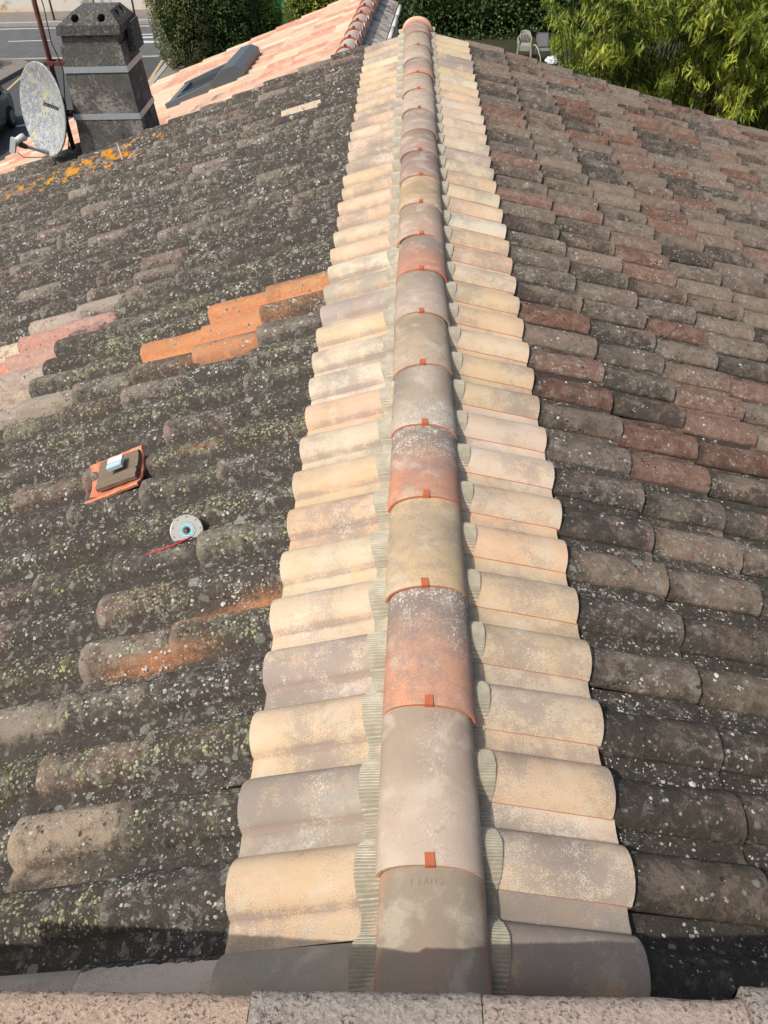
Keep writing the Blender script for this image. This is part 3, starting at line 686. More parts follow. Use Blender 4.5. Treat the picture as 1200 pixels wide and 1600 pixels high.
bm = bmesh.new(); q = bot+(feed-bot)*.92+Vector((0, 0, .045)); tube(bm, [q+Vector((.04, .05, .02)), q+Vector((.03, .035, .015)), q+Vector((-.03, -.03, -.01))], [.028, .034, .030], 14); bmobj('feed_horn', bm, M_LGREY, ds, smooth=True)
bm = bmesh.new(); box(bm, -.026, .026, -.02, .02, -.085, .06, Matrix.Translation(q+Vector((-.055, -.03, -.03))) @ Matrix.Rotation(R(22), 4, 'Y')); bmobj('receiver_box', bm, M_LGREY, ds, bevel=.008)
bm = bmesh.new(); tube(bm, [q+Vector((-.04, -.03, -.11)), q+Vector((-.01, 0, -.17)), q+Vector((.06, .05, -.19)), bot+Vector((0, 0, -.02))], .004, 6); bmobj('cable', bm, M_DGREY, ds, smooth=True)
bm = bmesh.new(); box(bm, -.07, .07, -.07, .07, -.16, -.075, dishM); tube(bm, [DC-dn*.12, Vector((-3.645, 8.2, -.80))], .03, 10); tube(bm, [(-3.645, 8.2, -.90), (-3.645, 8.2, -.72)], .038, 12); bmobj('mount', bm, M_DGREY, ds)

# ------------------------------------------------------------------ small things lying on the old tiles
def on(side, X, Y, h): 
    a = AR if side > 0 else AL
    return Vector((side*(abs(X)+math.sin(a)*h*(1 if True else 0)), Y, zplane(side, X)+math.cos(a)*h))
def slopeM(P, rotz=0, tx=0, ty=0):
    N = Vector((-math.sin(AL), 0, math.cos(AL))); D = Vector((-math.cos(AL), 0, -math.sin(AL)))
    m = Matrix((D, N.cross(D), N)).transposed().to_4x4(); m.translation = P
    return m @ Matrix.Rotation(rotz, 4, 'Z') @ Matrix.Rotation(tx, 4, 'X') @ Matrix.Rotation(ty, 4, 'Y')
# broken orange tile piece with a brown tile piece on it and two little blocks
bt = Vector((-1.275, 1.835, zplane(-1, 1.275)))+Vector((-.01, 0, .058))
def curved(name, L, W, T, prof, mat, M, parent=None, seed=0, jag=.006):
    n = len(prof); xs = np.linspace(-L/2, L/2, 22)
    top = np.array([[(x+jag*fb((x*3, p[0]*5, seed), 20)*(abs(x) > L*.4)*2, p[0]*W+jag*fb((x, p[0], seed+3), 30), p[1]) for p in prof] for x in xs])
    mb = MB(); t4 = top.copy(); b4 = top.copy(); b4[..., 2] -= T
    ap = lambda Q: np.array([[list(M @ Vector(q)) for q in r] for r in Q])
    t4, b4 = ap(t4), ap(b4)
    mb.grid(t4, flip=False); mb.grid(b4, flip=True)
    for a, b in ((t4[0], b4[0]), (t4[-1], b4[-1]), (t4[:, 0], b4[:, 0]), (t4[:, -1], b4[:, -1])): mb.grid(np.stack([a, b]))
    return mb.build(name, mat, parent)
M_TERRA = mat_simple('raw_terracotta', (.56, .185, .10), .8, .2, nsc=40, namp=.2, bump=.3, col2=(.60, .27, .17))
M_BROWN = mat_simple('old_brown_clay', (.17, .145, .105), .85, .2, nsc=50, namp=.35, bump=.4, col2=(.22, .14, .10))
m0 = slopeM(bt, R(8), R(-7), R(2))
pr = [(-.5, .026), (-.44, .020), (-.34, .006), (-.2, 0), (0, 0), (.2, .0), (.34, .008), (.42, .024), (.48, .030), (.5, .026)]
o = curved('broken_tile', .25, .235, .011, [(p, z+.0) for p, z in pr], M_TERRA, m0, seed=1)
tag(o, 'broken orange interlocking tile lying on the left slope under a brown piece', 'roof tile')
m1 = slopeM(bt+Vector((.010, .018, .032)), R(6), R(-6), R(1))
pr2 = [(-.5, 0), (-.46, .010), (-.38, .012), (-.30, .008), (-.1, .006), (.15, .006), (.22, .012), (.28, .007), (.40, .007), (.46, .012), (.5, .004)]
o = curved('brown_tile_piece', .185, .165, .018, pr2, M_BROWN, m1, seed=2, jag=.003)
tag(o, 'brown grooved tile piece stacked on the broken orange tile', 'roof tile')
for k, (dx, dy, c, lab) in enumerate([(-.005, -.016, (.72, .73, .71), 'small white block on the brown tile piece, nearer of two'), (-.004, .018, (.42, .56, .58), 'small pale blue block on the brown tile piece, farther of two')]):
    bm = bmesh.new(); m2 = slopeM(bt+Vector((.004, .018, .060)), R(6+3*k), R(-5), R(1)) @ Matrix.Translation((dx, dy, 0)); box(bm, -.034, .034, -.015, .015, 0, .017, m2)
    box(bm, -.030, .030, -.011, .011, .0172, .0185, m2)
    tag(bmobj('small_block', bm, mat_simple('block_paint', c, .5, nsc=90, namp=.08), bevel=.003), lab, 'block', 'small blocks on the brown tile piece')
# diamond disc
dp = Vector((-.868, 1.372, -.314)); zv = Vector((.10, -.62, .78)).normalized()
xv = Vector((1, 0, 0)).cross(zv).normalized().cross(zv)*-1; yv = zv.cross(xv); dM = Matrix((xv, yv, zv)).transposed().to_4x4(); dM.translation = dp
dd_ = empty('cutting_disc', dp, 'round grey metal cutting disc with a blue ringed centre leaning on the old tiles', 'disc')
bm = bmesh.new(); n = 72
pl = [(.0125, .0015), (.0125, .003), (.030, .003), (.032, .0016), (.044, .0016), (.0575, .0018), (.060, .001), (.060, -.001), (.0125, -.0015)]
rr = [[bm.verts.new((r_*math.cos(2*math.pi*k/n), r_*math.sin(2*math.pi*k/n), z)) for k in range(n)] for r_, z in pl]
for A, B in zip(rr, rr[1:]+rr[:1]):
    for k in range(n): bm.faces.new([A[k], A[(k+1) % n], B[(k+1) % n], B[k]])
disc = bmobj('blade', bm, mat_simple('disc_steel', (.27, .27, .255), .38, .5, metal=.5, nsc=120, namp=.15), dd_, M=dM)
cut = []
for k in range(9):
    a = 2*math.pi*k/9+.2; bm = bmesh.new(); bmesh.ops.create_cone(bm, cap_ends=True, segments=12, radius1=.0026, radius2=.0026, depth=.02, matrix=dM @ Matrix.Translation((.050*math.cos(a), .050*math.sin(a), 0))); cut.append(bmobj('cut', bm, M_BLACK))
bool_cut(disc, cut)
for (ra, rb2, c) in ((.0130, .0175, (.10, .30, .36)), (.0185, .0215, (.40, .62, .68)), (.0230, .0265, (.14, .38, .46)), (.0275, .0292, (.55, .68, .70))):
    bm = bmesh.new(); A = [bm.verts.new((ra*math.cos(2*math.pi*k/48), ra*math.sin(2*math.pi*k/48), .0034)) for k in range(48)]; B = [bm.verts.new((rb2*math.cos(2*math.pi*k/48), rb2*math.sin(2*math.pi*k/48), .0034)) for k in range(48)]
    for k in range(48): bm.faces.new([A[k], B[k], B[(k+1) % 48], A[(k+1) % 48]])
    bmobj('printed_ring', bm, mat_simple('blue_print', c, .4, nsc=200, namp=.15), dd_, M=dM)
bm = bmesh.new(); q0 = Vector((-.855, 1.312, -.312)); tube(bm, [q0+Vector((.02, .012, .012)), q0+Vector((-.05, -.012, -.008)), q0+Vector((-.14, -.025, -.037)), q0+Vector((-.19, -.02, -.058))], .0035, 8)
tag(bmobj('red_pencil', bm, mat_simple('red_paint', (.45, .03, .04), .5), smooth=True), 'thin red pencil lying under the cutting disc', 'pencil')
# fallen aerial piece
ap_ = Vector((-2.713, 6.956, -.945)); ae = empty('aerial_piece', ap_, 'small black aerial hub with thin metal rods lying on the old tiles', 'aerial')
bm = bmesh.new(); box(bm, -.045, .045, -.03, .03, -.02, .022, Matrix.Translation(ap_) @ Matrix.Rotation(R(25), 4, 'Z')); bmobj('hub', bm, M_DGREY, ae, bevel=.01)
for a, L, z in ((118, .20, .10), (35, .22, .06), (42, .17, .09), (-118, .26, -.05), (-103, .24, -.04)):
    bm = bmesh.new(); e = ap_+Vector((math.cos(R(a))*L, math.sin(R(a))*L*1.2, z)); tube(bm, [ap_, e], .0045, 6); bmobj('rod', bm, M_LGREY, ae, smooth=True)
bm = bmesh.new(); tube(bm, [ap_+Vector((math.cos(R(-118))*.26, math.sin(R(-118))*.31, -.05)), ap_+Vector((math.cos(R(-103))*.24, math.sin(R(-103))*.29, -.04))], .0045, 6); bmobj('rod', bm, M_LGREY, ae, smooth=True)
# mortar chips and tile crumbs
def surf(side, X, Y):
    u = ((Y-YPH[side])/PIT % 1) if side > 0 else ((YPH[side]-Y)/PIT % 1)
    return float(profile(u, .046))+.008
bm = bmesh.new(); random.seed(11)
def chip(side, X, Y, s):
    P = on(side, X, Y, surf(side, X, Y)+s*.25)
    m = Matrix.Translation(P) @ Matrix.Rotation(random.random()*6, 4, 'Z') @ Matrix.Rotation(random.uniform(-.4, .4), 4, 'X') @ Matrix.Diagonal((s, s*random.uniform(.5, .9), s*.45, 1))
    r = bmesh.ops.create_icosphere(bm, subdivisions=1, radius=.6, matrix=m)
    for v in r['verts']: v.co += Vector((random.uniform(-1, 1), random.uniform(-1, 1), random.uniform(-1, 1)))*s*.14
def chan(side, j): 
    return YPH[side]+j*PIT-(1-.80)*PIT if side > 0 else YPH[side]+j*PIT-.80*PIT
for side, js in ((1, range(0, 9)), (-1, range(0, 9))):
    for j in js:
        yc = (YPH[1]+(j+.85)*PIT) if side > 0 else (YPH[-1]+(j-.85)*PIT)
        for _ in range(130 if j < 5 else 50):
            X = random.choice([random.uniform(.46, 1.5), random.gauss(.62, .10), random.gauss(1.0, .08)])
            chip(side, max(X, .47), yc+random.gauss(0, .018), random.choice([.002, .003, .003, .004, .006]))
for _ in range(60): chip(-1, random.gauss(.80, .06), .80+random.gauss(0, .02), random.choice([.003, .005, .008, .012]))
for _ in range(70): chip(-1, random.gauss(.62, .05), 1.02+random.gauss(0, .018), random.choice([.003, .005, .007]))
for X, Y, s in ((.845, 1.42, .02), (.80, 1.45, .012), (.73, .99, .018), (.66, 1.0, .02), (.62, 1.01, .016), (.78, 1.46, .01)): chip(-1, X, Y, s)
for X, Y, s in ((.70, .36, .02), (.72, .345, .016), (1.02, .50, .02), (.85, .72, .018), (.93, .55, .014), (1.15, .93, .02)): chip(1, X, Y, s)
tag(bmobj('mortar_crumbs', bm, mat_simple('mortar', (.50, .48, .44), .95, nsc=150, namp=.3)), 'pale mortar crumbs scattered in the channels of the old tiles', 'debris', kind='stuff')

# ------------------------------------------------------------------ neighbouring house with pink and cream tiles
OA = np.array([-.742, 8.746, -.52]); od = np.array([.0612, .9981, 0.]); on_ = np.array([-.9981, .0612, 0.]); oa = R(20)
n2 = empty('neighbour_house', tuple(OA+od*2+on_*2.5-np.array([0, 0, 6.08])), 'neighbouring house roof of fresh pink and cream tiles beyond the old roof', 'house')
def OP(al, pe, h=0): return OA+od*al+on_*(pe*1.0)+np.array([0, 0, -math.tan(oa)*pe])+h*(on_*math.sin(oa)+np.array([0, 0, math.cos(oa)]))
cands = []
random.seed(5)
for n in range(0, 15):
    for j in range(-4, 18):
        pe = .26+n*.372+.03; 
        if pe > 5.75: continue
        al = 3.5-j*.205
        if al < -.6: continue
        cands.append((n, j, pe, al))
NPAL = [(.74, .56, .40), (.66, .34, .25), (.70, .46, .34), (.62, .28, .20), (.76, .62, .47), (.68, .44, .31), (.72, .50, .36)]
for n, j, pe, al in cands:
    al = al+0.
    if j < 0: continue
    O = OP(al, pe); D = on_*math.cos(oa)+np.array([0, 0, -math.sin(oa)]); N = on_*math.sin(oa)+np.array([0, 0, math.cos(oa)])
    mb = MB(); c = tuple(q_*.84 for q_ in random.choice(NPAL)); r = random.random(); spk = random.uniform(.1, .55)
    tile(mb, -1, 0, 0, .41, H=.040, nu=16, nv=4, lift=(0, .016), col=c, wfun=lambda P_, U, s: np.stack([np.full(U.shape, spk), np.full(U.shape, .25), np.full(U.shape, 0.), np.full(U.shape, 0.)], -1), rnd=r, pitch=.205, frame=(O, D, N, od), edge=.5)
    if not hasattr(tile, 'near'): tile.near = 0; tile.rest = MB()
    if n < 14 and tile.near < 100 and (n <= 4 or j <= 2): mb.build('roof_tile', M_NEW, n2); tile.near += 1
    else:
        for a_l, b_l in ((tile.rest.v, mb.v), (tile.rest.c, mb.c), (tile.rest.w, mb.w), (tile.rest.o, mb.o)): a_l.extend(b_l)
        tile.rest.f.extend([f+tile.rest.n for f in mb.f]); tile.rest.n += mb.n
tile.rest.build('remaining_roof_tiles', M_NEW, n2)['kind'] = 'stuff'
for k in range(10):
    a0 = 3.48-k*.385; mb = MB(); ph = np.linspace(-.1, math.pi+.1, 22); vs = np.linspace(0, 1, 6)
    P = np.array([[list(OA+od*(a0-.40+.43*s)+on_*(-(.115-.014*s)*math.cos(p))+np.array([0, 0, -.02+(.11-.012*s)*math.sin(p)+.012*(1-s)])) for p in ph] for s in vs])
    c = random.choice([(.42, .33, .30), (.48, .38, .34), (.45, .27, .23), (.50, .42, .38)]); wv = np.zeros(P.shape[:2]+(4,)); wv[..., 0] = .3
    mb.grid(P, (*c, random.random()), wv, flip=True); w2 = wv[0].copy(); w2[:, 3] = 1
    Q = P[0]*1.; Q = P[0]+(OA+od*(a0-.40)+np.array([0, 0, -.02])-P[0])*.12; mb.grid(np.stack([Q, P[0]]), (.4, .12, .07, 0), np.stack([w2]*2))
    rt = mb.build('ridge_tile', M_RIDGE, n2)
    bm = bmesh.new(); C_ = OA+od*(a0-.40)+np.array([0, 0, -.02+.125]); box(bm, C_[0]-.013, C_[0]+.013, C_[1]-.004, C_[1]+.03, C_[2]-.016, C_[2]+.006); bmobj('clip', bm, mat_simple('clip_dark', (.20, .05, .035), .5), rt)
bm = bmesh.new(); P = [OP(-1.0, -.10), OP(3.42, -.10), OP(3.42, 5.70), OP(-1.0, 5.70)]
P = [OA+od*-1.0+np.array([0, 0, -.02]), OA+od*3.44+np.array([0, 0, -.02]), OP(3.44, 5.66, -.02), OP(-1.0, 5.66, -.02)]
P = [Vector(p) for p in P]; hexa(bm, [p-Vector((0, 0, .12)) for p in P]+P); bmobj('roof_deck', bm, mat_simple('boarding', (.2, .15, .11), .9), n2)
bm = bmesh.new(); rr_ = -on_
P = [OA+od*-.9+rr_*.0+np.array([0, 0, -.03]), OA+od*3.4+np.array([0, 0, -.03]), OA+od*3.4+rr_*.30+np.array([0, 0, -.16]), OA+od*-.9+rr_*.30+np.array([0, 0, -.16])]
P = [Vector(p) for p in P]; hexa(bm, [p-Vector((0, 0, .06)) for p in P]+P); bmobj('verge_mortar', bm, mat_simple('verge_mortar', (.42, .38, .33), .9, nsc=14, namp=.5, bump=.5, col2=(.16, .13, .11)), n2)
bm = bmesh.new(); 
for k in range(7):
    q = Vector(OA+od*(3.2-k*.6)+rr_*.335+np.array([0, 0, -.17])); e = Vector(OA+od*(3.2-k*.6-.56)+rr_*.335+np.array([0, 0, -.17])); tube(bm, [q, e], .026, 8)
bmobj('verge_pipe', bm, mat_simple('pale_verge', (.62, .60, .55), .6, nsc=20, namp=.3), n2, smooth=True)
bm = bmesh.new(); A1 = [Vector(OA+od*a+on_*p+np.array([0, 0, z])) for a, p, z in ((-.8, 5.4, -6.08), (3.2, 5.4, -6.08), (3.2, -.30, -6.08), (-.8, -.30, -6.08), (-.8, 5.4, -2.2), (3.2, 5.4, -2.2), (3.2, -.30, -.35), (-.8, -.30, -.35))]
hexa(bm, A1); bmobj('wall', bm, M_RENDER, n2)
# roof window with its raised shutter box
M_AN = mat_simple('anthracite_metal', (.115, .135, .15), .42, .5, metal=.3, nsc=12, namp=.08); M_AN2 = mat_simple('light_anthracite', (.14, .165, .18), .4, .5, metal=.3, nsc=12, namp=.08)
rw = empty('roof_window', tuple(OP(1.5, 1.9, .05)), 'anthracite roof window with a raised shutter box on the pink and cream roof', 'roof window')
def OV(al, pe, h): return Vector(OP(al, pe, h))
def obox(bm, a0, a1, p0, p1, h0, h1, h0b=None, h1b=None):
    h0b = h0 if h0b is None else h0b; h1b = h1 if h1b is None else h1b
    hexa(bm, [OV(a0, p0, h0), OV(a1, p0, h0), OV(a1, p1, h0b), OV(a0, p1, h0b), OV(a0, p0, h1), OV(a1, p0, h1), OV(a1, p1, h1b), OV(a0, p1, h1b)])
WA0, WA1, WP0, WP1 = .98, 1.94, 1.42, 2.34
bm = bmesh.new(); obox(bm, WA0, WA0+.08, WP0, WP1, .0, .12, .0, .10); obox(bm, WA1-.08, WA1, WP0, WP1, .0, .12, .0, .10); obox(bm, WA0+.0805, WA1-.0805, WP1-.09, WP1-.0005, .0, .09, .0, .09); bmobj('frame', bm, M_AN2, rw, bevel=.006)
bm = bmesh.new(); obox(bm, WA0+.08, WA1-.08, WP0, WP1-.09, .02, .065); gl = bmobj('pane', bm, mat_simple('dark_glass', (.02, .024, .028), .12, .6, nsc=5, namp=.1), rw)
bm = bmesh.new(); obox(bm, WA0+.30, WA0+.34, WP0, WP1-.09, .07, .09); bmobj('shutter_slat', bm, M_AN, rw)
bm = bmesh.new()
sec = [(WP0-.08, 0), (WP0-.10, .13), (WP0-.03, .19), (WP0+.10, .20), (WP0+.30, .125), (WP0+.30, .0)]
A = [bm.verts.new(OV(WA0-.02, p, h)) for p, h in sec]; B = [bm.verts.new(OV(WA1+.02, p, h)) for p, h in sec]; bm.faces.new(A); bm.faces.new(B[::-1])
for i in range(len(sec)): bm.faces.new([A[i], B[i], B[(i+1) % 6], A[(i+1) % 6]])
bmobj('shutter_box', bm, M_AN, rw, bevel=.01)

# ------------------------------------------------------------------ ground, street
GZ = -6.6
def sheet(name, pts, z, mat):
    me = bpy.data.meshes.new(name); me.from_pydata([(x, y, z) for x, y in pts], [], [list(range(len(pts)))]); me.materials.append(mat)
    o = bpy.data.objects.new(name, me); COL.objects.link(o); o['kind'] = 'structure'
    if me.polygons[0].normal.z < 0: me.flip_normals()
    return o
M_ASPH = mat_simple('asphalt', (.105, .108, .112), .9, .3, nsc=3, namp=.25, bump=.1, col2=(.125, .127, .13)); M_ASPH2 = mat_simple('dark_asphalt', (.075, .077, .08), .9, .3, nsc=4, namp=.25)
M_PAVE = mat_simple('pavement_concrete', (.19, .17, .155), .9, .2, nsc=5, namp=.3, col2=(.22, .20, .185)); M_KERB = mat_simple('kerb_stone', (.34, .33, .31), .85, .2, nsc=9, namp=.2)
M_WHITE = mat_simple('road_paint', (.55, .56, .56), .7, .3, nsc=8, namp=.3, col2=(.30, .30, .30), thr=(.55, .68))
M_SOIL = mat_simple('garden_soil', (.045, .042, .03), .95, .1, nsc=2, namp=.4, col2=(.035, .05, .018))
sheet('ground', [(-500, -500), (500, -500), (500, 500), (-500, 500)], GZ-.016, M_SOIL)
sheet('road', [(-60, 34.9), (-9.9, 34.9), (-8.4, 36.0), (-8.4, 40.27), (-60, 40.27)], GZ-.008, M_ASPH)
sheet('side_road', [(-16.5, 5), (-9.35, 5), (-9.5, 34.2), (-9.9, 34.9), (-16.5, 34.9)], GZ-.012, M_ASPH2)
def bx(name, x0, x1, y0, y1, z0, z1, mat, rot=0, bev=0):
    bm = bmesh.new(); box(bm, x0, x1, y0, y1, z0, z1); o = bmobj(name, bm, mat, bevel=bev); o['kind'] = 'structure'; return o
bx('pavement', -60, -8.2, 40.5, 42.5, GZ-.2, GZ+.13, M_PAVE); bx('kerb', -60, -8.2, 40.28, 40.498, GZ-.2, GZ+.135, M_KERB, bev=.02)
bx('kerb', -16.6, -9.95, 34.72, 34.9, GZ-.2, GZ+.004, M_KERB)
def line(pts, z=GZ-.004): sheet('road_marking', pts, z, M_WHITE)
line([(-30, 39.75), (-9, 39.85), (-9, 39.97), (-30, 39.87)])
line([(-12.2, 38.25), (-9.2, 38.45), (-9.2, 38.6), (-12.2, 38.4)]); line([(-11.9, 37.7), (-9.2, 37.9), (-9.2, 38.1), (-11.9, 37.95)])
line([(-11.45, 36.9), (-10.4, 36.95), (-10.5, 37.2), (-11.5, 37.35)]); line([(-17, 37.6), (-15.2, 37.65), (-15.2, 37.75), (-17, 37.7)]); line([(-12.9, 26.6), (-11.5, 27.3), (-11.42, 27.15), (-12.8, 26.45)]); line([(-12.6, 23.0), (-11.2, 23.6), (-11.1, 23.4), (-12.5, 22.8)])
M_YEL = mat_simple('yellow_paint', (.50, .38, .16), .8, nsc=10, namp=.3, col2=(.30, .28, .22))
sheet('road_marking', [(-9.50, 29.5), (-9.38, 29.5), (-9.62, 34.2), (-9.74, 34.2)], GZ-.004, M_YEL)
sheet('road_marking', [(-14.45, 29.5), (-14.35, 29.5), (-14.5, 33.0), (-14.6, 33.0)], GZ-.004, M_YEL)
bx('kerb', -9.36, -9.18, 28, 34.0, GZ-.2, GZ+.12, M_KERB); bx('pavement', -9.178, -8.5, 28, 34.0, GZ-.2, GZ+.10, M_PAVE)
bm = bmesh.new(); P = [(-15.2, 34.3), (-14.6, 33.6), (-15.0, 31.0), (-15.6, 29.5), (-18, 29.5), (-18, 34.4)]
A = [bm.verts.new((x, y, GZ-.1)) for x, y in P]; B = [bm.verts.new((x, y, GZ+.12)) for x, y in P]; bm.faces.new(B); bm.faces.new(A[::-1])
for i in range(6): bm.faces.new([A[i], A[(i+1) % 6], B[(i+1) % 6], B[i]])
bmobj('pavement', bm, M_PAVE)['kind'] = 'structure'
# far wall
s = NT('stained_white_render', .9, .2); n = s.noise(s.pos, 1.1, 5, .6); sepz = s.n('ShaderNodeSeparateXYZ'); s.put(sepz.inputs[0], s.pos)
zf = s.math('SUBTRACT', 0.0, s.math('ADD', sepz.outputs[2], 5.5)); c = s.mix(s.step(s.math('ADD', s.mul(n, 1.2), s.mul(zf, .55)), .95, 1.35), (.66, .63, .57), (.66, .44, .24)); c = s.mix(s.mul(s.step(s.noise(s.pos, .55, 6, .7), .56, .66), .7), c, (.16, .16, .155))
s.col(c)
bm = bmesh.new(); box(bm, -40, -8, 42.5, 42.8, GZ-.2, GZ+4.2); box(bm, -40, -8, 42.45, 42.85, GZ+4.2, GZ+4.32)
tag(bmobj('street_wall', bm, s.m), 'long white rendered wall with ochre stains beyond the street', 'wall')
M_POST = mat_simple('brown_post', (.10, .065, .055), .6, .4)
LB = {0: 'brown metal bollard on the far kerb, left of the chimney', 1: 'brown metal bollard on the far kerb, right of the chimney', 2: 'thin dark post behind the chimney cap, left one of two', 3: 'pale thin post behind the chimney cap, right one of two'}
for k, (x, y, h, m) in enumerate([(-16.0, 40.75, 1.05, M_POST), (-12.35, 40.75, 1.05, M_POST), (-14.55, 42.2, 1.3, M_DGREY), (-14.2, 42.2, 1.3, M_LGREY)]):
    bm = bmesh.new(); z0 = GZ+.13; tube(bm, [(x, y, z0), (x, y, z0+h-.04), (x, y, z0+h)], [.045, .045, .03], 12) if k < 2 else tube(bm, [(x, y, z0), (x, y, z0+h)], .03, 10)
    if k < 2: tube(bm, [(x, y, z0), (x, y, z0+.04)], .07, 12)
    tag(bmobj('bollard' if k < 2 else 'post', bm, m, smooth=True), LB[k], 'bollard' if k < 2 else 'post', 'bollards along the far kerb' if k < 2 else None)

# ------------------------------------------------------------------ parked car
car = empty('parked_car', (-13.5, 25.2, GZ), 'dark green grey car parked at the left edge behind the dish', 'car')
hd = -math.pi/2+.06   # heading
CM = Matrix.Translation((-13.5, 25.2, GZ)) @ Matrix.Rotation(hd, 4, 'Z')
M_CAR = mat_simple('car_paint', (.075, .10, .095), .25, .6, metal=.4, nsc=3, namp=.05); M_GLS = mat_simple('car_glass', (.015, .02, .022), .06, .8)
def loft(sections, mat, name, parent, smooth=True, cap=True):
    bm = bmesh.new(); rg = [[bm.verts.new(CM @ Vector(p)) for p in s_] for s_ in sections]
    for A, B in zip(rg, rg[1:]):
        for k in range(len(A)): bm.faces.new([A[k], A[(k+1) % len(A)], B[(k+1) % len(A)], B[k]])
    bm.faces.new(rg[0][::-1]); bm.faces.new(rg[-1]); return bmobj(name, bm, mat, parent, smooth=smooth)
def sec(x, w, z0, z1, tw):
    return [(x, -w*.96, z0), (x, -w, z0+.18), (x, -w, z0+(z1-z0)*.62), (x, -w*.97, z1-.07), (x, -tw, z1), (x, 0, z1+.02), (x, tw, z1), (x, w*.97, z1-.07), (x, w, z0+(z1-z0)*.62), (x, w, z0+.18), (x, w*.96, z0)]
loft([sec(-2.05, .70, .42, .80, .60), sec(-2.0, .80, .28, .92, .70), sec(-1.5, .87, .22, .96, .80), sec(-.5, .89, .20, .96, .82), (sec(.6, .89, .20, .95, .82)), sec(1.05, .88, .20, .92, .78), sec(1.6, .85, .22, .82, .70), sec(1.95, .76, .26, .70, .58), sec(2.05, .62, .34, .60, .45)], M_CAR, 'body', car)
def gsec(x, w, z): return [(x, -w, .90), (x, -w*.86, z), (x, w*.86, z), (x, w, .90)]
loft([gsec(-1.9, .78, .95), gsec(-1.35, .80, 1.42), gsec(-.9, .80, 1.47), gsec(.0, .80, 1.46), gsec(.35, .80, 1.38), gsec(1.05, .76, .93)], M_GLS, 'windows', car, smooth=False)
loft([[(x, -w, z), (x, -w, z+.03), (x, w, z+.03), (x, w, z)] for x, w, z in ((-1.4, .68, 1.40), (-.9, .70, 1.46), (0, .70, 1.455), (.38, .66, 1.37))], M_CAR, 'roof', car, smooth=False)
M_TYRE = mat_simple('tyre', (.02, .02, .02), .9); M_RIM = mat_simple('rim', (.35, .35, .36), .35, .5, metal=.7)
for x in (1.28, -1.28):
    for y in (-.84, .84):
        bm = bmesh.new(); sg = 1 if y > 0 else -1
        bmesh.ops.create_cone(bm, cap_ends=True, segments=32, radius1=.31, radius2=.31, depth=.20, matrix=CM @ Matrix.Translation((x, y-.02*sg, .31)) @ Matrix.Rotation(R(90), 4, 'X')); wh_ = bmobj('wheel', bm, M_TYRE, car, bevel=.03)
        bm = bmesh.new(); bmesh.ops.create_cone(bm, cap_ends=True, segments=24, radius1=.20, radius2=.20, depth=.03, matrix=CM @ Matrix.Translation((x, y+.075*sg, .31)) @ Matrix.Rotation(R(90), 4, 'X'))
        for q in range(5): box(bm, -.03, .03, -.02, .02, .04, .19, CM @ Matrix.Translation((x, y+.095*sg, .31)) @ Matrix.Rotation(R(72*q), 4, 'Y'))
        bmobj('rim', bm, M_RIM, wh_)
for y in (-.62, .62):
    bm = bmesh.new(); box(bm, 1.80, 1.98, y-.16, y+.16, .56, .68, CM); bmobj('headlight', bm, M_LGREY, car, bevel=.03)
    bm = bmesh.new(); box(bm, .70, .84, y*1.5-.09, y*1.5+.09, .93, 1.08, CM); bmobj('mirror', bm, M_CAR, car, bevel=.04)
    bm = bmesh.new(); box(bm, -.1, .08, y*1.42-.02, y*1.42+.02, .76, .79, CM); bmobj('door_handle', bm, M_CAR, car)

# ------------------------------------------------------------------ plants
def leaves(name, C, A, B, mat, col, parent=None, w=.35, camber=.12):
    """C centres, A length vector, B width vector (Nx3): diamond leaves with a mid fold"""
    N = len(C); nrm = np.cross(A, B); nrm /= np.linalg.norm(nrm, axis=1, keepdims=True)+1e-9
    L = np.linalg.norm(A, axis=1, keepdims=True)
    v = np.stack([C-A*.5, C+B*.5-A*.08-nrm*L*.03, C+A*.5-nrm*L*camber, C-B*.5-A*.08-nrm*L*.03], 1).reshape(-1, 3)
    mb = MB(); cc = np.repeat(col, 4, axis=0); c4 = np.concatenate([cc, np.ones((len(cc), 1))], 1)
    mb.add(v, np.arange(4*N).reshape(-1, 4), c4); return mb.build(name, mat, parent, smooth=False)
def unit(v): return v/(np.linalg.norm(v, axis=1, keepdims=True)+1e-9)
def rand_unit(n): return unit(rng.normal(size=(n, 3)))
def lump_noise(P, s, seed):
    return np.array([noise.noise(Vector(p)*s+Vector((seed, 0, 0))) for p in P])
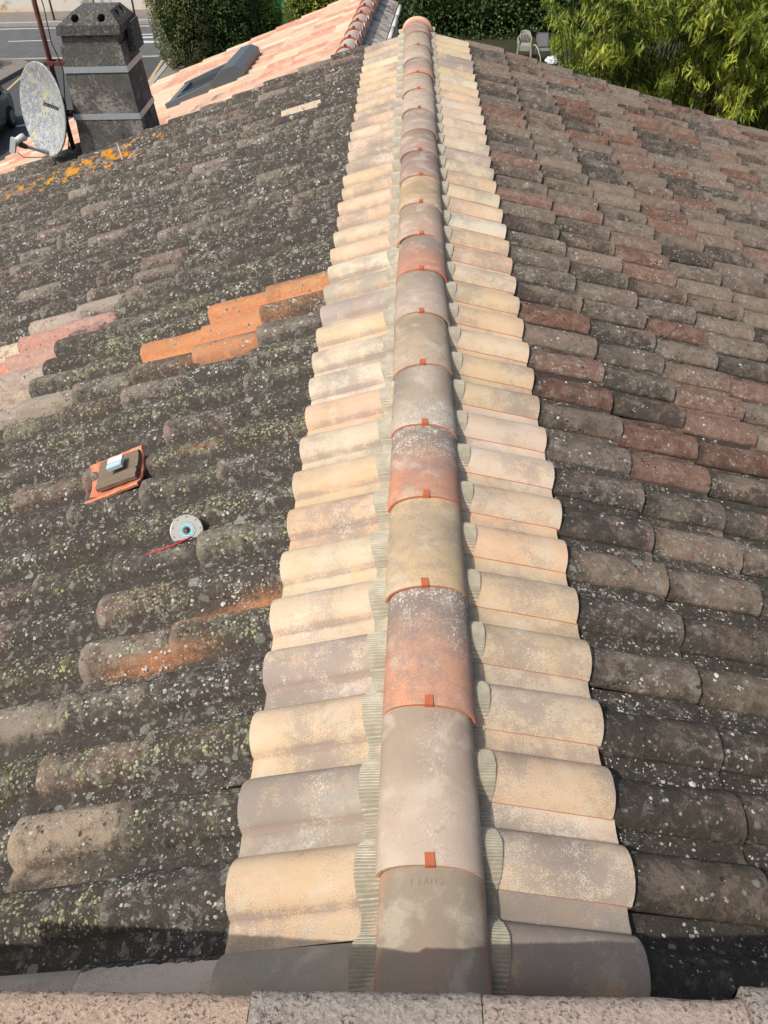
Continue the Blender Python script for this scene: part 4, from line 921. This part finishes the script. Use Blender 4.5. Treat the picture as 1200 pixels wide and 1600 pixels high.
def hedge(name, label, cat, c, size, n, ll, lw, mat, group=None, squ=3., lump=.25, twigs=True, shade=1., core=True):
    root = empty(name, (c[0], c[1], GZ), label, cat, group); c = np.array(c, float); size = np.array(size, float)
    d = rand_unit(n*2); k = (np.abs(d)**squ).sum(1)**(-1/squ); P = d*k[:, None]
    keep = P[:, 2] > -.98; P = P[keep][:n]; n = len(P); dd = unit(P)
    ln = lump_noise(P*size, 1.1, c[0])*lump+lump_noise(P*size, 3.2, c[1])*lump*.5
    depth = rng.random(n)**2*.30
    gap = lump_noise(P*size, 2.2, c[0]+9)
    keep = (gap > -.28) | (depth > .12)
    W = c+P*size*(1+ln-depth)[:, None]
    W, dd, gap, ln = W[keep], dd[keep], gap[keep], ln[keep]; n = len(W)
    a = unit(dd*.6+rng.normal(size=(n, 3))*.8+np.array([0, 0, -.1])); b = unit(np.cross(a, rng.normal(size=(n, 3))+dd*1.5))
    sc_ = rng.uniform(.6, 1.25, (n, 1))
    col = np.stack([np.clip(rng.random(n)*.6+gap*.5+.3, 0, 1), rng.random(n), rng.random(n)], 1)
    leaves('crown', W, a*ll*sc_, b*lw*sc_, mat, col, root)
    bm = bmesh.new()
    for _ in range(9):
        p = np.array([rng.uniform(-.7, .7), rng.uniform(-.5, .5), 0])*size
        q = p*1.15+np.array([0, 0, size[2]*rng.uniform(.1, .7)])
        tube(bm, [(c[0]+p[0]*.6, c[1]+p[1]*.6, GZ), tuple((c+(p+q)*.5)*[1, 1, 1]), tuple(c+q)], [.05, .035, .012], 6)
    bmobj('stems', bm, M_BARK, root, smooth=True)
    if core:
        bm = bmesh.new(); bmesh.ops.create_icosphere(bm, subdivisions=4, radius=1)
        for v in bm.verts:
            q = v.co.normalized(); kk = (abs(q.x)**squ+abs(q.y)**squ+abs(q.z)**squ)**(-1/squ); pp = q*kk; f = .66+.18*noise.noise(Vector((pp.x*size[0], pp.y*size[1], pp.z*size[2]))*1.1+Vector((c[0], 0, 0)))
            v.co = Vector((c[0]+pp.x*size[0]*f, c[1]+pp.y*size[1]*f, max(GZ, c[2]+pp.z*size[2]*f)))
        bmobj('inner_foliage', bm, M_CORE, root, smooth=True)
    return root
M_BARK = mat_simple('bark', (.09, .07, .05), .9, nsc=20, namp=.4)
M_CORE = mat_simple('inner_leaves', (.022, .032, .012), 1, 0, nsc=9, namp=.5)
L_DARK = mat_leaf('dark_leaves', (.025, .060, .016), (.075, .135, .035), .2)
L_VAR = mat_leaf('variegated_leaves', (.035, .060, .016), (.16, .18, .06), .2)
L_YEL = mat_leaf('yellow_green_leaves', (.14, .19, .025), (.34, .34, .045), .3)
L_GRN = mat_leaf('fresh_leaves', (.05, .12, .02), (.15, .25, .04), .3)
L_BAM = mat_leaf('bamboo_leaves', (.05, .11, .018), (.43, .46, .055), .24)
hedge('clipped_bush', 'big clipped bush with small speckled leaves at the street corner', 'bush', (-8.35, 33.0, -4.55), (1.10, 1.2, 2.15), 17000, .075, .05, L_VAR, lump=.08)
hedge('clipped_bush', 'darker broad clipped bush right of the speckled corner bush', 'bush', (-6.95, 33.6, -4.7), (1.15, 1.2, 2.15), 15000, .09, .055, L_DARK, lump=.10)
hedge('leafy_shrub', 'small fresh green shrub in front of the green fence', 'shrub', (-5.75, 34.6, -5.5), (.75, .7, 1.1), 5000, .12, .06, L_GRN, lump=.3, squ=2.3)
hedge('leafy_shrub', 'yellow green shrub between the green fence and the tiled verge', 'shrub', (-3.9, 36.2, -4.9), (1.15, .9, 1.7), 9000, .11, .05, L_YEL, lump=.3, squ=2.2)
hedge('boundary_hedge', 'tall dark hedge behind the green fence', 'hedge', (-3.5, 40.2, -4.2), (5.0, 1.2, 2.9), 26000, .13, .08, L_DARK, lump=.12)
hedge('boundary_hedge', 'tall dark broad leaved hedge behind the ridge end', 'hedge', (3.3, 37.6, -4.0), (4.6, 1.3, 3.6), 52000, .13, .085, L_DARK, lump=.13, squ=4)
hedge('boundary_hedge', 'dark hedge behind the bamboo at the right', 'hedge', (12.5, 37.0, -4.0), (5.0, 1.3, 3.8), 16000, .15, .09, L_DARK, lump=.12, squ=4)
hedge('low_shrub', 'small grey green shrub on the pavement corner at the left', 'shrub', (-16.6, 33.2, -6.2), (.9, .7, .55), 3000, .09, .04, L_VAR, lump=.3, squ=2.2)
# green fence
bm = bmesh.new()
for k in range(60): box(bm, -8.2+k*.12, -8.2+k*.12+.115, 37.3, 37.33, GZ, GZ+1.75)
fn = empty('garden_fence', (-4.6, 37.3, GZ), 'dark green panel fence behind the fresh green shrub', 'fence')
M_FEN = mat_simple('green_fence', (.010, .13, .085), .5, .4, nsc=2, namp=.15)
bmobj('panel', bm, M_FEN, fn)
bm = bmesh.new()
for k in range(5): tube(bm, [(-8.2+k*1.8, 37.38, GZ), (-8.2+k*1.8, 37.38, GZ+1.85)], .04, 8)
bmobj('fence_posts', bm, M_FEN, fn)
# bamboo clump
def bamboo(x0, y0, rx, ry, ncane, zt, label, seed):
    global rng
    rng = np.random.default_rng(seed)
    root = empty('bamboo', (x0, y0, GZ), label, 'bamboo')
    bmc = bmesh.new(); CC, AA, BB, KK = [], [], [], []
    for i in range(ncane):
        bx_, by_ = x0+rng.uniform(-rx, rx)*.75, y0+rng.uniform(-ry, ry)*.75
        h = rng.uniform(.75, 1.05)*(zt-GZ); lean = rng.normal(size=2)*.5+np.array([(bx_-x0)*.35, -.75+(by_-y0)*.3])
        ts = np.linspace(0, 1, 9); path = np.stack([bx_+lean[0]*ts**2.2, by_+lean[1]*ts**2.2, GZ+h*(ts-.10*ts**4)], 1)
        tube(bmc, [tuple(p) for p in path], [.02*(1-.8*t)+.003 for t in ts], 6)
        tone = rng.random()
        for q in range(17):
            t = rng.uniform(.18, 1.0); k = t*8; a_i = min(int(k), 7); P0 = path[a_i]*(1-(k-a_i))+path[a_i+1]*(k-a_i)
            ang = rng.uniform(0, 2*math.pi); out = np.array([math.cos(ang), math.sin(ang), 0]); br = rng.uniform(.35, .95)*(1.15-.5*t)
            nl = 62; s = rng.random(nl)**.6
            droop = rng.uniform(.35, .8)
            cen = P0+out*br*s[:, None]+np.array([0, 0, 1])*((.30*s-droop*s**2)*br)[:, None]+rng.normal(size=(nl, 3))*np.array([.06, .06, .045])
            dirv = out*.45+np.array([0, 0, -.75])+rng.normal(size=(nl, 3))*.42
            L = rng.uniform(.12, .23, (nl, 1)); a = unit(dirv)*L; b = unit(np.cross(dirv, rng.normal(size=(nl, 3))))*L*.19
            CC.append(cen); AA.append(a); BB.append(b)
            st = np.clip(tone*.45+rng.random()*.45+rng.normal(size=nl)*.13, 0, 1); KK.append(np.stack([st, rng.random(nl)*.8+.1, s], 1))
    bmobj('canes', bmc, mat_simple('cane', (.05, .065, .02), .6), root, smooth=True)
    C1, A1_, B1, K1 = map(np.concatenate, (CC, AA, BB, KK)); g1 = lump_noise(C1, 1.9, seed)+.5*lump_noise(C1, 4.5, seed+3)
    kp = g1 > -.13; K1[:, 0] = np.clip(K1[:, 0]*.75+g1*.5+.05, 0, 1)
    leaves('foliage', C1[kp], A1_[kp], B1[kp], L_BAM, K1[kp], root, camber=.10)
bamboo(4.30, 17.6, 1.45, 1.2, 56, .05, 'yellow green bamboo clump beside the garden chairs, left of the bamboo', 21)
bamboo(7.2, 17.2, 1.9, 1.3, 76, .3, 'taller fuller bamboo clump at the top right corner', 22)
# ------------------------------------------------------------------ garden chairs, hose, bag
M_PL = mat_simple('white_plastic', (.34, .335, .29), .5, .3, nsc=6, namp=.15); M_GP = mat_simple('grey_textile', (.17, .17, .18), .7, .3)
M_GF = mat_simple('grey_tube', (.12, .125, .13), .4, .4, metal=.4)
cx_, cy2 = 4.05, 33.3
def plastic_chair(z, label):
    r = empty('plastic_chair', (cx_, cy2+z*.04, GZ+z), label, 'chair', 'stacked white plastic chairs'); M = Matrix.Translation((cx_, cy2-z*.10, GZ+z)) @ Matrix.Rotation(R(-6), 4, 'Z') @ Matrix.Scale(.9, 4)
    bm = bmesh.new(); box(bm, -.21, .21, -.22, .20, .42, .445, M); box(bm, -.21, .21, -.235, -.222, .37, .445, M); bmobj('seat', bm, M_PL, r, bevel=.008)
    bm = bmesh.new()
    for k in range(7):
        x = -.18+k*.06; tube(bm, [M @ Vector((x*.85, .20, .45)), M @ Vector((x, .25, .62)), M @ Vector((x*1.05, .30, .78))], .012, 6)
    tube(bm, [M @ Vector((-.24, .20, .44)), M @ Vector((-.25, .27, .66)), M @ Vector((-.17, .315, .82)), M @ Vector((0, .33, .865)), M @ Vector((.17, .315, .82)), M @ Vector((.25, .27, .66)), M @ Vector((.24, .20, .44))], .024, 8)
    bmobj('backrest', bm, M_PL, r, smooth=True)
    for s_ in (-1, 1):
        bm = bmesh.new(); tube(bm, [M @ Vector((s_*.24, .26, .62)), M @ Vector((s_*.28, 0, .65)), M @ Vector((s_*.27, -.20, .63)), M @ Vector((s_*.25, -.23, .55))], .022, 8); bmobj('armrest', bm, M_PL, r, smooth=True)
        for y0, y1, zt in ((-.22, -.27, .60), (.2, .26, .45)):
            bm = bmesh.new(); hexa(bm, [M @ Vector(p) for p in [(s_*.29-.02, y1-.02, 0), (s_*.29+.02, y1-.02, 0), (s_*.29+.02, y1+.02, 0), (s_*.29-.02, y1+.02, 0), (s_*.235-.03, y0-.03, zt), (s_*.235+.03, y0-.03, zt), (s_*.235+.03, y0+.03, zt), (s_*.235-.03, y0+.03, zt)]]); bmobj('leg', bm, M_PL, r)
    return r
plastic_chair(0, 'white plastic garden chair at the bottom of the stack in the garden')
plastic_chair(.03, 'white plastic garden chair second from the bottom of the stack')
plastic_chair(.06, 'white plastic garden chair third from the bottom of the stack')
plastic_chair(.09, 'white plastic garden chair second from the top of the stack')
plastic_chair(.12, 'white plastic garden chair on top of the stack in the garden')
g = empty('garden_chair', (4.72, 33.0, GZ), 'grey textile garden chair with a metal frame beside the stacked chairs', 'chair'); M = Matrix.Translation((4.72, 33.0, GZ)) @ Matrix.Rotation(R(6), 4, 'Z') @ Matrix.Scale(.9, 4)
bm = bmesh.new(); box(bm, -.23, .23, -.24, .20, .43, .445, M); bmobj('seat', bm, M_GP, g)
bm = bmesh.new(); hexa(bm, [M @ Vector(p) for p in [(-.22, .22, .50), (.22, .22, .50), (.22, .235, .50), (-.22, .235, .50), (-.22, .34, .94), (.22, .34, .94), (.22, .355, .94), (-.22, .355, .94)]]); bmobj('backrest', bm, M_GP, g)
bm = bmesh.new()
tube(bm, [M @ Vector(p) for p in [(-.245, .20, .43), (-.245, .235, .5), (-.245, .355, .93), (-.20, .365, .965), (.20, .365, .965), (.245, .355, .93), (.245, .235, .5), (.245, .20, .43)]], .014, 8); bmobj('frame', bm, M_GF, g, smooth=True)
for s_ in (-1, 1):
    bm = bmesh.new(); tube(bm, [M @ Vector(p) for p in [(s_*.26, .28, .64), (s_*.27, 0, .66), (s_*.27, -.24, .64)]], .014, 8); bmobj('armrest', bm, M_GF, g, smooth=True)
    for y, zt in ((-.25, .64), (.24, .44)):
        bm = bmesh.new(); tube(bm, [M @ Vector((s_*.265, y, 0)), M @ Vector((s_*.265, y, zt))], .013, 8); bmobj('leg', bm, M_GF, g, smooth=True)
bm = bmesh.new(); tube(bm, [(4.30, 32.75, GZ+.60), (4.38, 32.7, GZ+.61), (4.47, 32.6, GZ+.48), (4.56, 32.5, GZ+.25), (4.58, 32.45, GZ), (4.8, 32.3, GZ+.01), (5.4, 31.9, GZ+.01)], .016, 8)
tag(bmobj('garden_hose', bm, mat_simple('hose', (.50, .52, .30), .5), smooth=True), 'pale yellow hose arching between the garden chairs', 'hose')
bm = bmesh.new(); bmesh.ops.create_icosphere(bm, subdivisions=3, radius=1)
for v in bm.verts: v.co = Vector((5.0+v.co.x*.26, 32.6+v.co.y*.2, GZ+max(0, .10+v.co.z*.15)))+Vector((fb(v.co, 2.2), fb(v.co, 2.7), abs(fb(v.co, 3))))*.06
tag(bmobj('plastic_bag', bm, mat_simple('bag', (.60, .62, .66), .4, nsc=8, namp=.3, col2=(.03, .03, .03), thr=(.55, .60))), 'crumpled black and white bag on the ground by the grey chair', 'bag')
